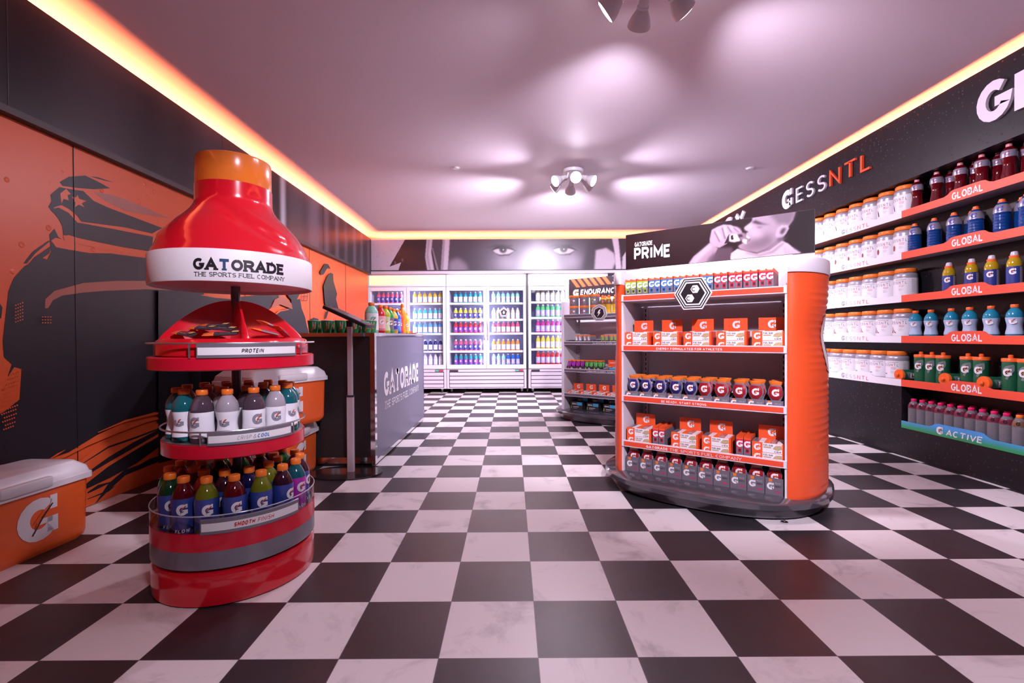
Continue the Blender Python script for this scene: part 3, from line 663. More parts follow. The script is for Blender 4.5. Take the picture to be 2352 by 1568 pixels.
CAPW = mat('cap_pale', (.8, .62, .55), .4)
def fb(color, lab, lgm=WHITE, h=.205, r=.037, prof='sport', cap=None, patch=None, lz=(.12, .56)):
    k = ('f', color, lab.name, h, prof); L_ = lab
    return k, bottle('drink_bottle', h, r, prof, liq(color, True), L_, cap or CAPW, lz, n=12, logo=lgm, patch=patch, bolt=False)
INDI = mat('label_indigo', (.05, .05, .32), .4); VIOL = mat('label_violet', (.28, .05, .45), .4); LAV = mat('label_lavender', (.55, .48, .75), .4); PALE = mat('label_pale', (.85, .85, .9), .4); NAVY = mat('label_navy', (.02, .04, .22), .4)
DOORS = [
 ('leftmost fridge left door', -2.405, -1.93, 0, [('rose', INDI, 'pinkish red', 6), ('magenta', LAV, 'magenta', 6)], 0),
 ('leftmost fridge right door', -1.77, -1.23, 1, [('amber', PALE, 'amber', 6), ('aqua', PALE, 'aqua green', 6), ('sky', PALE, 'sky blue', 6), ('navy', PALE, 'dark blue', 6), ('clear', PALE, 'clear', 6)], 0),
 ('middle fridge left door', -1.04, -.52, 0, [('teal', PALE, 'teal blue', 6), ('yellow', INDI, 'yellow', 6), ('red', VIOL, 'red', 6), ('rose', INDI, 'pink red', 6), ('teal', VIOL, 'dark teal', 6)], 0),
 ('middle fridge right door', -.36, .15, 1, [('mint', PALE, 'mint green', 6), ('cream', PALE, 'cream', 6), ('rose', PALE, 'rose red', 6), ('orange', PALE, 'orange', 6), ('mint', LAV, 'mint', 3), ('blue', LAV, 'blue', 3)], 0),
 ('right fridge left door', .43, .95, 2, [('cream', PALE, 'pale cream', 6), ('leaf', LAV, 'green', 6), ('magenta', LAV, 'magenta', 6), ('yellow', PALE, 'pale yellow', 6), ('red', LAV, 'red', 6)], 1),
]
for dn, xa, xb, sh, rows, big in DOORS:
    for ri, row in enumerate(rows):
        z = SHZ[sh][min(ri, 4)]; n = row[3]; first = 0; tot = 6
        if ri == 5 or (ri == 4 and n == 3): first = 3 if ri == 5 else 0
        for i in range(n):
            j = first + i; x = xa + (xb - xa) * (j + .5) / tot * 1.0
            k, fn = fb(row[0], row[1], h=.235 if big else .205, r=.041 if big else .037, prof='gallon' if big and ri in (0, 1, 4) else ('waist' if row[0] in ('mint', 'blue') else 'sport'))
            if k[4] == 'waist' and row[2] == 'mint green': pass
            sn = ORD[min(ri, 4)] + ' shelf' if ri < 4 else 'bottom shelf'
            place(k, fn, (x, FY + .15, z + .001), radians(random.uniform(-8, 8)), '%s bottle, %s on %s, %s' % (row[2], nth(j, tot), sn if ri else 'top shelf', dn), 'bottle', 'bottles in the display fridges')
# pentagon sticker
def ngon(n, r, a0): return [(r * cos(radians(a0 + 360 * i / n)), r * sin(radians(a0 + 360 * i / n))) for i in range(n)]
def badge(name, n, r, a0, fnm, thick=None):
    e = MB(); lay = [(1, WHITE), (.93, BLACK), (.86, WHITE), (.80, BLACK), (.73, WHITE), (.64, BLACK)]
    for i, (k, m) in enumerate(lay): e.poly(ngon(n, r * k, a0), m, lambda x, y, i=i: fnm(x, y, -i * .0006))
    return e
b = badge('s', 5, .095, 90, lambda x, y, d: (-.135 + x, FY + .02 + d, 1.415 + y))
pts = [(0, .034)] + arc(0, -.008, .019, .019, 20, -200, 10); b.poly(pts, WHITE, lambda x, y: (-.135 + x, FY + .0155, 1.415 + y))
tag(b.build('pentagon_sticker', smooth=False), 'dark pentagon sticker with a white droplet on the middle fridge right door', 'sticker')

# ---------------------------------------------------------------- counter and what stands on it
CF = mat('counter_black', (.02, .016, .018), .4, bump=.1, bscale=40); CS = mat('counter_grey_print', (.13, .13, .2), .36, var=.05, nscale=4)
def counter():
    X, Y0, Y1, Zt = -1.035, 3.50, 5.46, 1.018
    e = empty('service_counter', (X, Y0, 0)); M0 = -Vector(e.location)
    def B(mb, name, par=e, **k):
        mb.v = [tuple(Vector(p) + M0) for p in mb.v]; return mb.build(name, par, smooth=False, **k)
    B(MB().box(-2.35, X - .012, Y0 + .012, Y0 + .6, .06, .99, CF).box(X - .6, X - .012, Y0 + .6, Y1 - .012, .06, .99, CF), 'body')
    fp = MB().box(-2.35, X - .035, Y0 + .004, Y0 + .012, .075, .985, CF); dm = mat('dot_relief', (.05, .042, .045), .5)
    for i in range(40):
        for j in range(26):
            x = -2.33 + i * .034 + (j % 2) * .017 ; z = .1 + j * .034
            if x < X - .05: fp.poly([(x, z), (x + .004, z + .002), (x + .009, z + .006), (x + .004, z + .005)], dm, lambda a, b: (a, Y0 + .0035, b))
    B(fp, 'front_panel')
    sp = B(MB().box(X - .012, X - .003, Y0 + .05, Y1 - .02, .05, .985, CS), 'side_panel')
    t = MB(); fn = planeX(X - .002, 3.765, .5, 1); text(t, 'GATORADE', WHITE, fn, .20, 1.385, .24, slab=True, step=0, gap=.16)
    text(t, 'THE SPORTS FUEL COMPANY', WHITE, planeX(X - .002, 3.775, .395, 1), .062, 1.38, .14, slab=True, step=0, gap=.16); B(t, 'lettering', sp)
    tr = MB().box(-2.36, X, Y0, Y1, .99, Zt, CHROME); B(tr, 'countertop')
    B(MB().box(X - .035, X, Y0, Y0 + .05, .05, .99, CHROME), 'corner_post'); B(MB().box(X - .01, X, Y1 - .02, Y1, .05, .99, CHROME), 'corner_post')
    B(MB().box(-2.35, X - .03, Y0 + .002, Y0 + .02, .03, .075, CHROME).box(X - .02, X, Y0, Y1, .02, .05, CHROME), 'kick_rail')
    B(MB().box(-2.3, X - .04, Y0 + .04, Y0 + .5, 0, .06, DARK).box(X - .5, X - .04, Y0 + .3, Y1 - .1, 0, .06, DARK), 'plinth')
    tag(e, 'black counter with chrome edges and white slab lettering on its grey side', 'counter')
counter()
CT = 1.019
CB = [('mint', 'gallon', .255, .055, WHITE, 'large mint green bottle with white label, first of the row on the counter', None, 3.88, -1.17),
      ('red', 'sport', .245, .042, mat('label_pink', (.8, .4, .42)), 'red drink bottle next to the large mint bottle on the counter', None, 4.02, -1.135),
      ('lime', 'waist', .245, .042, mat('label_green_pale', (.55, .65, .35)), 'pale lime drink bottle between red and green bottles on the counter', None, 4.14, -1.125),
      ('green', 'sport', .24, .04, GREY, 'green drink bottle with grey label in the counter row', None, 4.26, -1.12),
      ('amber', 'sport', .235, .042, INDI, 'amber drink bottle with purple label in the counter row', None, 4.40, -1.12),
      ('blue', 'sport', .235, .04, mat('label_blue', (.1, .25, .6)), 'dark blue drink bottle in the counter row', None, 4.54, -1.12),
      ('red', 'slim', .23, .032, REDINK, 'slim red bottle with orange cap in the counter row', None, 4.66, -1.125),
      ('orange', 'waist', .30, .036, None, 'tall orange bottle with a round orange sipper cap, tallest in the counter row', ORCAP, 4.76, -1.12),
      ('amber', 'slim', .22, .034, mat('label_orange', (.85, .4, .08)), 'orange yellow bottle at the far end of the counter row', None, 4.88, -1.11)]
for c, pf, h, r, lm, lab, sp, y, x in CB:
    o = bottle('drink_bottle', h, r, pf, liq(c, True), lm, ORCAP, (.1, .6) if pf != 'gallon' else (.1, .64), n=24, sport=sp, logo=WHITE if lm is not WHITE else mat('mint_ink', (.15, .5, .4)), lx=.1)()
    o.location = (x, y, CT); o.rotation_euler.z = radians(25); tag(o, lab, 'bottle', 'bottles lined up on the counter')
CUPG = mat('cup_green', (.02, .26, .08), .45); 
def cup():
    e = empty('paper_cup'); MB().lathe([(.030, 0), (.041, .095), (.0385, .095), (.028, .004)], CUPG, 24, cap=False).build('cup_wall', e)
    MB().tube([(.0405 * cos(2 * pi * i / 24), .0405 * sin(2 * pi * i / 24), .095) for i in range(24)], .002, WHITE, 6, closed=True).build('rim', e)
    MB().lathe([(.0285, .003), (.029, .006)], CUPG, 24).build('base', e)
    m = MB(); F = lambda u, v: ((.030 + .11 * (v) + .0012) * cos(-pi / 2 + u / .036), (.030 + .11 * v + .0012) * sin(-pi / 2 + u / .036), v)
    m.stroke([(.008, .03), (.008, .085)], .02, mat('cup_cream', (.75, .7, .6)), F, .006); m.stroke([(-.012, .012), (.0, .035), (.012, .07)], .008, MATS['bolt_orange'], lambda u, v: tuple(1.02 * k if i < 2 else k for i, k in enumerate(F(u, v))), .006)
    m.build('print', e); return e
i = 0
for px in (722, 753, 784, 815, 843):
    for row in (0, 1):
        x = onY(px + (13 if row else 0), 745, 3.60 + .12 * row).x
        place('cup', cup, (x, 3.58 + .11 * row, CT), radians(20), 'green paper cup on the counter, %s of the %s row' % (nth(i // 2, 5), ('front', 'back')[row]), 'cup', 'green paper cups on the counter'); i += 1
def bar(c1, c2, sz=(.15, .036, .014)):
    def fn():
        e = empty('wrapped_bar'); a, b, c = sz; n = 10; rs = []
        for i in range(n + 1):
            t = i / n; k = min(1, sin(pi * t) * 2.2); rs.append([(-a / 2 + a * t, b / 2 * cos(q) * (.85 + .15 * k), c / 2 + c * .5 * sin(q) * max(.08, k)) for q in [2 * pi * j / 10 for j in range(10)]])
        MB().rings(rs[1:-1], c1, True).build('wrapper', e)
        MB().rings([[(p[0], p[1], p[2]) for p in r] for r in rs[:4]], c2, True, True).build('end_seal', e).scale = (1.01, 1.03, 1.03)
        m = MB(); text(m, 'WHEY PROTEIN', WHITE, lambda u, v: (u, -.0155 + v * .3, .0128 + 0 * v + .002), .009, .06, .2, x0=-.03, y0=.0, step=0)
        m.poly([(.034, -.01), (.056, -.01), (.056, .01), (.034, .01)], mat('bar_tan', (.55, .38, .15)), lambda u, v: (u, v, .0148)); m.build('print', e)
        return e
    return fn
BARD = mat('wrapper_dark', (.05, .04, .05), .25, coat=.5); BARS = mat('wrapper_silver', (.45, .42, .46), .2, metal=.6); BARO = mat('wrapper_orange', (.85, .16, .03), .3, coat=.4)
for i, (x, y, z, a) in enumerate(((-1.12, 5.02, 0, 20), (-1.15, 5.10, 0, 60), (-1.11, 5.16, 0, -20), (-1.14, 5.06, .016, 5), (-1.12, 5.25, 0, 80))):
    place('barO', bar(BARO, ORCAP), (x, y, CT + z), radians(a), 'orange wrapped bar lying on the far end of the counter, %s of five' % ORD[i], 'snack bar', 'orange bars on the counter')

# tablet stand
def stand():
    x, y = -1.171, 3.36; e = empty('tablet_stand', (x, y, 0))
    pl = arc(0, 0, .26, .17, 0, 360, 36)[:-1]; MB().prism([(a - .03, b - .02) for a, b in pl], 0, .012, mat('base_black', (.015, .012, .014), .2, coat=.4)).build('base_plate', e)
    MB().rbox(-.023, .023, -.018, .018, .012, .552, mat('pole_silver', (.62, .55, .6), .3, metal=.4), .004).build('lower_pole', e)
    MB().rbox(-.025, .025, -.02, .02, .552, .566, DARK, .004).build('collar', e)
    MB().rbox(-.017, .017, -.014, .014, .566, 1.075, MATS['pole_silver'], .004).build('upper_pole', e)
    h = MB().rbox(-.02, .02, -.02, .02, 1.06, 1.105, BLACK, .006).build('pivot_joint', e)
    t = radians(25); R_ = Matrix.Translation((.0, 0, 1.13)) @ Matrix.Rotation(t, 4, 'Y')
    f = MB().rbox(-.165, .165, -.12, .12, -.012, .012, BLACK, .012, .003); f.v = [tuple(R_ @ Vector(p)) for p in f.v]; f = f.build('tablet_case', e)
    s = MB().box(-.135, .135, -.095, .095, .0122, .0135, mat('screen', (.12, .09, .12), .08, emit=(.5, .35, .45), es=.12)); s.v = [tuple(R_ @ Vector(p)) for p in s.v]; s.build('screen', f, smooth=False)
    s = MB().rbox(.148, .153, -.006, .006, .0122, .0135, WHITE, .002); s.v = [tuple(R_ @ Vector(p)) for p in s.v]; s.build('home_button', f)
    tag(e, 'black tablet on a silver pole stand with round black base before the counter', 'tablet stand')
stand()

# ---------------------------------------------------------------- coolers
def cooler(loc, rz, label, W=.62, D=.36, H=.385, logo_u=0.0):
    e = empty('cooler', loc, rz)   # front faces -y
    rs = []
    for z, k in ((.004, .93), (.0, .90), (.02, .965), (.035, .98), (.30, 1.0)):
        a, b, r = W / 2 * k, D / 2 * (k - .01), .04; pl = []
        for cx, cy, a0 in ((a - r, b - r, 0), (-a + r, b - r, 90), (-a + r, -b + r, 180), (a - r, -b + r, 270)):
            for i in range(6): t = radians(a0 + 18 * i); pl.append((cx + r * cos(t), cy + r * sin(t), z))
        rs.append(pl)
    bd = MB().rings([rs[1]] + rs[2:], ORANGE).build('body', e)
    g = MB()
    G0 = lambda u, v, o=.0015: (u, -D / 2 * (.97 + .02 * (v + .165 - .035) / .265) - o, .165 + v)
    glogo(g, G0, WHITE, None, None, h=.19, x0=logo_u)
    G = lambda u, v: G0(u, v, .0027)
    hh = .19; F = lambda x, y: (logo_u + (x - .48) * hh, (y - .5) * hh)
    g.poly([F(.78, .84), (F(.56, .66)), F(.36, .42), F(.45, .42), F(.34, .16), F(.60, .52), F(.52, .52)], BOLT, G); g.stroke([F(.80, .80), F(.55, .5), F(.34, .16)], .006, BLACK, lambda u, v: (u, G(u, v)[1] - .0006, G(u, v)[2]), 0)
    g.build('logo', bd)
    L_ = []; 
    for z, k, dd in ((.292, 1.03, .012), (.318, 1.03, .012), (.322, 1.01, .006), (.352, .985, -.004), (.385, .86, -.03), (.388, .82, -.04)):
        a, b, r = W / 2 * 1.0 * k, D / 2 + dd, .03; pl = []
        for cx, cy, a0 in ((a - r, b - r, 0), (-a + r, b - r, 90), (-a + r, -b + r, 180), (a - r, -b + r, 270)):
            for i in range(5): t = radians(a0 + 22.5 * i); pl.append((cx + r * cos(t), cy + r * sin(t), z))
        L_.append(pl)
    ld = MB().rings(L_, WPLAS).build('lid', e, angle=25)
    MB().rbox(-.11, .11, -D / 2 - .022, -D / 2 + .03, .306, .352, WPLAS, .01, .006).build('latch', ld)
    if True:
        for s in (-1, 1): MB().rbox(s * (W / 2 + .002) - .012, s * (W / 2 + .002) + .012, -.09, .09, .235, .275, WPLAS, .008, .006).build('handle', e)
    return tag(e, label, 'cooler', 'orange coolers with white lids')
cooler((-2.305, 2.04, 0), radians(90 - 3), 'orange cooler with white lid on floor against the mural at the left edge', logo_u=.06, D=.32)
cooler((-1.635, 3.185, 0), radians(90), 'lower orange cooler with white lid on floor, bottom of the stack beside the counter', W=.58)
cooler((-1.62, 3.15, .39), radians(66), 'upper orange cooler standing on another cooler beside the counter', W=.6)

# ---------------------------------------------------------------- shelves in the niche of the right wall
SX = 3.155
def wall_shelf(y0, y1, z, m, txt, label, tab, under=.31, kind='g', mats=None):
    e = empty('wall_shelf', (3.26, (y0 + y1) / 2, z)); M0 = -Vector(e.location)
    def B(mb, name, par=e, **k):
        mb.v = [tuple(Vector(p) + M0) for p in mb.v]; return mb.build(name, par, smooth=False, **k)
    B(MB().box(3.163, 3.358, y0, y1, z - .045, z - .012, mat('shelf_board', (.3, .28, .34), .5)), 'board')
    t0, t1 = tab; h = .056
    pts = [(y0, z - h), (y1, z - h), (y1, z), (t1 + .05, z), (t1 + .02, z + .010), (t1 - .005, z + .028), (t1 - .03, z + .032), (t0 + .03, z + .032), (t0 + .005, z + .028), (t0 - .02, z + .010), (t0 - .05, z), (y0, z)]
    mb = MB(); mb.prism(pts, SX, SX + .006, m, fn=lambda a, b, c: (c, a, b)); f = B(mb, 'front_strip')
    t = MB(); w = abs(t1 - t0) - .03; fn = planeX(SX - .0012, t1 - .015, z - h + .016, -1)
    if txt == 'GLOBAL': text(t, txt, WHITE, fn, .052, w, .2, step=0, gap=.12)
    elif txt == 'ACTIVE': glogo(t, fn, WHITE, BOLT, BLACK, h=.056, x0=.03, y0=.026, off=planeX(SX - .0018, t1 - .015, z - h + .016, -1)); text(t, txt, WHITE, fn, .044, w - .08, .17, step=0, gap=.14, x0=.08, it=.15)
    else: glogo(t, fn, GREYINK, h=.044, x0=.02, y0=.02); text(t, 'ESSNTL', GREYINK, fn, .034, w - .06, .1, step=0, gap=.4, x0=.06, mats={3: REDINK, 4: REDINK, 5: REDINK})
    B(t, 'lettering', f)
    tag(e, label, 'shelf', 'shelves in the right wall niche')
STR = mat('strip_red', (.80, .085, .04), .45, var=.02); STW = mat('strip_white', (.80, .76, .82), .45, var=.02)
SZ = (1.98, 1.646, 1.30, .972, .62); LV = ('top', 'second highest', 'middle', 'second lowest', 'lowest')
for i, z in enumerate(SZ):
    wall_shelf(1.95, 3.752, z, STR, 'GLOBAL', '%s red edged wall shelf holding bottles, with white lettering' % LV[i], (3.09, 3.34))
    wall_shelf(3.756, 6.15, z, STW, 'GESSNTL', '%s white wall shelf holding jars, with grey and red lettering' % LV[i], (4.08, 4.45))
gm = mat('strip_green_blue', (.05, .3, .12), .45); N = gm.node_tree.nodes; L = gm.node_tree.links
tcn = N.new('ShaderNodeTexCoord'); sxn = N.new('ShaderNodeSeparateXYZ'); rpn = N.new('ShaderNodeValToRGB'); L.new(tcn.outputs['Generated'], sxn.inputs[0]); L.new(sxn.outputs[2], rpn.inputs[0])
rpn.color_ramp.elements[0].color = (.03, .3, .09, 1); rpn.color_ramp.elements[0].position = .12; rpn.color_ramp.elements[1].color = (.07, .32, .7, 1); rpn.color_ramp.elements[1].position = .75; L.new(rpn.outputs[0], N['Principled BSDF'].inputs['Base Color'])
wall_shelf(1.95, 3.752, .287, gm, 'ACTIVE', 'green and blue edged wall shelf with white lettering, below the red edged ones', (3.09, 3.46))

JARG = mat('jar_silver', (.42, .40, .48), .3, metal=.35); JL = mat('jar_label', (.82, .79, .84), .42, var=.02)
JPR = [(.9, 0), (.98, .01), (1, .03), (1, .66), (.99, .7), (1, .735), (.97, .79), (.88, .83), (.78, .85), (.76, .87)]
def jar(mark):
    def fn():
        e = empty('powder_jar'); r, h = .080, .235
        MB().lathe([(a * r, b * h) for a, b in JPR], JARG, 32).build('body', e)
        c = MB(); rs = []
        for z, k in ((.855, 1), (.86, 1.02), (.97, 1.02), (.985, .99), (1, .95)):
            rs.append([(r * .86 * k * (1 + .012 * (i % 2)) * cos(2 * pi * i / 48), r * .86 * k * (1 + .012 * (i % 2)) * sin(2 * pi * i / 48), z * h) for i in range(48)])
        c.rings(rs, ORCAP); c.build('lid', e, angle=50)
        lb = MB(); label_band(None, JPR, h, r, .05, .655, 32, JL, lb); lo = lb.build('label', e)
        t = MB(); fnc = cyl(r + .0018, 0, -102); text(t, 'G ESSNTL', mat('ink_brown', (.2, .13, .15)), fnc, .024, .142, .13, x0=-.088, y0=.108, gap=.4, step=.4, mats={5: mat('ink_plum', (.3, .1, .12))})
        text(t, 'PROTEIN', REDINK, fnc, .006, .035, .16, x0=.002, y0=.094, step=0); text(t, 'POWDER', REDINK, fnc, .006, .032, .16, x0=.002, y0=.084, step=0)
        for k in range(3): t.stroke([(.0, .068 - k * .007), (.022 + .008 * (k % 2), .068 - k * .007)], .0018, GREYINK, fnc, .02)
        for k in range(9): t.stroke([(.085, .14 - k * .012), (.108, .14 - k * .012)], .003, GREYINK, fnc, .02)
        br = mat('mark_brown', (.28, .06, .05), .5)
        if mark == 0: [t.stroke([(-.055 + k * .006, .085 - k * .01), (-.04 + k * .002, .03)], .003, BLACK, fnc, .01) for k in (0, 1, 2)]
        if mark == 1: t.poly([(p[0], p[1]) for p in arc(-.045, .06, .014, .024, 0, 360, 10)[:-1]], br, fnc)
        if mark == 3: t.poly([(-.06, .09), (-.02, .035), (-.035, .035), (-.052, .07)], br, fnc); t.poly([(-.062, .08), (-.045, .035), (-.062, .035)], br, fnc)
        if mark == 4: t.stroke([(-.06, .05), (-.045, .043), (-.032, .047)], .005, BLACK, fnc, .01)
        if mark in (2, 3, 4): t.stroke([(-.03, .143), (.05, .143)], .005, GREYINK, fnc, .02)
        t.build('print', lo); return e
    return fn
for i, z in enumerate(SZ):
    n = 7 if i < 2 else 6
    for j in range(n):
        place('jar%d' % i, jar(i), (3.258, (3.835, 3.838, 3.835, 3.846, 3.914)[i] + .1755 * j, z - .011), radians(-58 + random.uniform(-6, 6)), 'white powder jar with orange lid, %s from the right on the %s white shelf' % (ORD[j] if j else 'first', LV[i]), 'jar', 'white powder jars on the wall shelves')
SILV_L = mat('label_silver', (.36, .34, .44), .25, metal=.5)
PRF['taper'] = [(.9, 0), (1, .02), (1, .1), (.92, .2), (.8, .32), (.76, .42), (.82, .52), (.95, .6), (1, .66), (1, .74), (.88, .82), (.62, .88), (.42, .905), (.38, .92), (.38, .94)]
PRF['ribbed'] = rib([(.9, 0), (1, .03), (1, .3), (.97, .5), (1, .6), (1, .64), (.97, .7), (.85, .78), (.6, .86), (.42, .9), (.38, .92), (.38, .94)], .04, .56, 6, .03)
PRF['knob'] = rib([(.9, 0), (1, .03), (1, .3), (1, .5), (1, .6), (1, .64), (.97, .72), (.8, .8), (.6, .86), (.42, .9), (.38, .92), (.38, .94)], .04, .6, 5, .012)
PINKC = mat('cap_pink_clear', (.6, .22, .25), .25, coat=.3)
def wb(key, ys, z, x, fn, lab, grp, cat='bottle', rz=-60):
    n = len(ys)
    for i, y in enumerate(ys): place(key, fn, (x, y, z - .011), radians(rz), lab % (nth(i, n)), cat, grp)
wine = bottle('drink_bottle', .245, .040, 'taper', liq('wine'), SILV_L, PINKC, (.62, .80), n=24, lg=.5, cr=.42, logo=mat('plum_ink', (.2, .03, .1)), bolt=False)
wb('wine', (3.693, 3.523, 3.338, 3.186, 3.011), SZ[0], 3.225, wine, 'wine red bottle with pale cap on top red shelf, %s of the front row', 'wine red bottles')
wb('wine', (3.50, 3.32, 3.16, 2.985), SZ[0], 3.312, wine, 'wine red bottle with pale cap on top red shelf, %s of the rear row', 'wine red bottles')
blue = bottle('drink_bottle', .235, .043, 'ribbed', liq('blue'), SILV_L, ORANGE, (.60, .83), n=28, lg=.42, logo=INDI, sport=ORANGE, bolt=False, cz=.86, cr=.46)
wb('blueb', (3.713, 3.541, 3.384, 3.225, 3.053, 2.90), SZ[1], 3.225, blue, 'bright blue ribbed bottle with orange cap, %s of front row on the second red shelf', 'bright blue ribbed bottles')
wb('blueb', (3.34, 3.01), SZ[1], 3.312, blue, 'bright blue ribbed bottle standing behind the front row on the second red shelf, %s', 'bright blue ribbed bottles')
yel = bottle('drink_bottle', .225, .038, 'slim', mat('drink_mustard', (.55, .36, .01), .1, trans=.25, coat=.4), NAVY, ORANGE, (.03, .56), n=24, sport=mat('nozzle_clear', (.5, .47, .55), .2), wrap=mat('facts_grey', (.3, .25, .3)), lg=.72, cz=.80, cr=.64)
wb('yel', (3.431, 3.262, 3.126, 2.985), SZ[2], 3.235, yel, 'yellow bottle with navy label and orange cap on middle red shelf, %s', 'yellow bottles with navy labels')
sky = bottle('drink_bottle', .212, .043, 'waist', mat('drink_pool', (.02, .30, .48), .1, trans=.3, coat=.4), mat('label_ice', (.42, .52, .68), .35), ORANGE, (.1, .60), n=24, lg=.8)
wb('sky', (3.713, 3.577, 3.411, 3.274, 3.128, 2.982), SZ[3], 3.235, sky, 'sky blue bottle with pale label and orange cap, %s on the fourth red shelf', 'sky blue bottles on the fourth red shelf')
SQG = mat('squeeze_green', (.008, .10, .045), .35, coat=.2)
def squeeze():
    e = empty('squeeze_bottle'); r, h = .043, .2
    MB().lathe([(a * r, b * h) for a, b in ((.9, 0), (.98, .02), (1, .06), (1, .35), (.95, .48), (.97, .6), (1, .72), (1, .95), (.97, .97))], SQG, 28).build('body', e)
    c = MB().lathe([(r * 1.0, h * .965), (r * 1.05, h * .97), (r * 1.05, h * 1.06), (r * .98, h * 1.08), (r * .3, h * 1.09), (.013, h * 1.12), (.014, h * 1.16), (.009, h * 1.19)], ORANGE, 36).build('lid', e)
    g = MB(); sw = mat('swoosh_grey', (.18, .22, .22), .4); F = cyl(r + .001, 0)
    g.stroke([(-.03, .135), (-.01, .158), (.025, .17)], .016, sw, F, .008); g.stroke([(.02, .168), (.02, .14), (-.0, .11), (-.012, .08)], .014, sw, F, .008)
    glogo(g, cyl(r + .0022, 0), WHITE, BOLT, BLACK, h=.05, x0=-.008, y0=.125, step=.12, off=cyl(r + .003, 0)); g.build('print', e)
    return e
SQ = (3.668, 3.573, 3.479, 3.29, 3.196, 3.008, 2.913)
for i, y in enumerate(SQ): place('sq', squeeze, (3.24, y, SZ[4] - .011), radians(-60), 'green squeeze bottle with orange lid standing on the lowest red shelf, %s' % nth(i, 7), 'squeeze bottle', 'green squeeze bottles')
for i, y in enumerate((3.783, 3.385, 3.104)):
    o = place('sq', squeeze, (3.33, y + (0 if i else -.02), SZ[4] + .034), 0, 'green squeeze bottle lying on its side on the lowest red shelf, %s of three' % nth(i, 3), 'squeeze bottle', 'green squeeze bottles', tilt=(0, radians(-90), 0))
    o.location = (3.35, y, SZ[4] + .0345); o.scale = (1, 1, .9)
CLR = mat('drink_water', (.62, .60, .66), .06, trans=.72, ior=1.33, coat=.3, var=.02); PKC = mat('cap_hot_pink', (.75, .01, .12), .35)
act = lambda c, t: bottle('water_bottle', .192, .036, 'knob', CLR, mat('label_' + t, LIQ['rose'] if t == 'blush' else (.75, .35, .2), .2, trans=.75), c, (.62, .8), n=22, lg=.55, logo=BLACK, bolt=False, cr=.5)
AY = [3.705 - .0775 * k for k in range(10)]
for i, y in enumerate(AY): place('act', act(PKC, 'blush'), (3.215, y, .277), radians(-60), 'clear water bottle with hot pink cap, %s of front row on the green edged shelf' % nth(i, 10), 'bottle', 'clear bottles with hot pink caps')
for i, y in enumerate(AY): place('act', act(PKC, 'blush'), (3.295, y - .01, .277), radians(-60), 'clear water bottle with hot pink cap, %s of back row on the green edged shelf' % nth(i, 10), 'bottle', 'clear bottles with hot pink caps')
place('actO', act(ORCAP, 'peach'), (3.215, AY[-1] - .0775, .277), radians(-60), 'clear water bottle with orange cap at the right end of the green edged shelf', 'bottle', None)

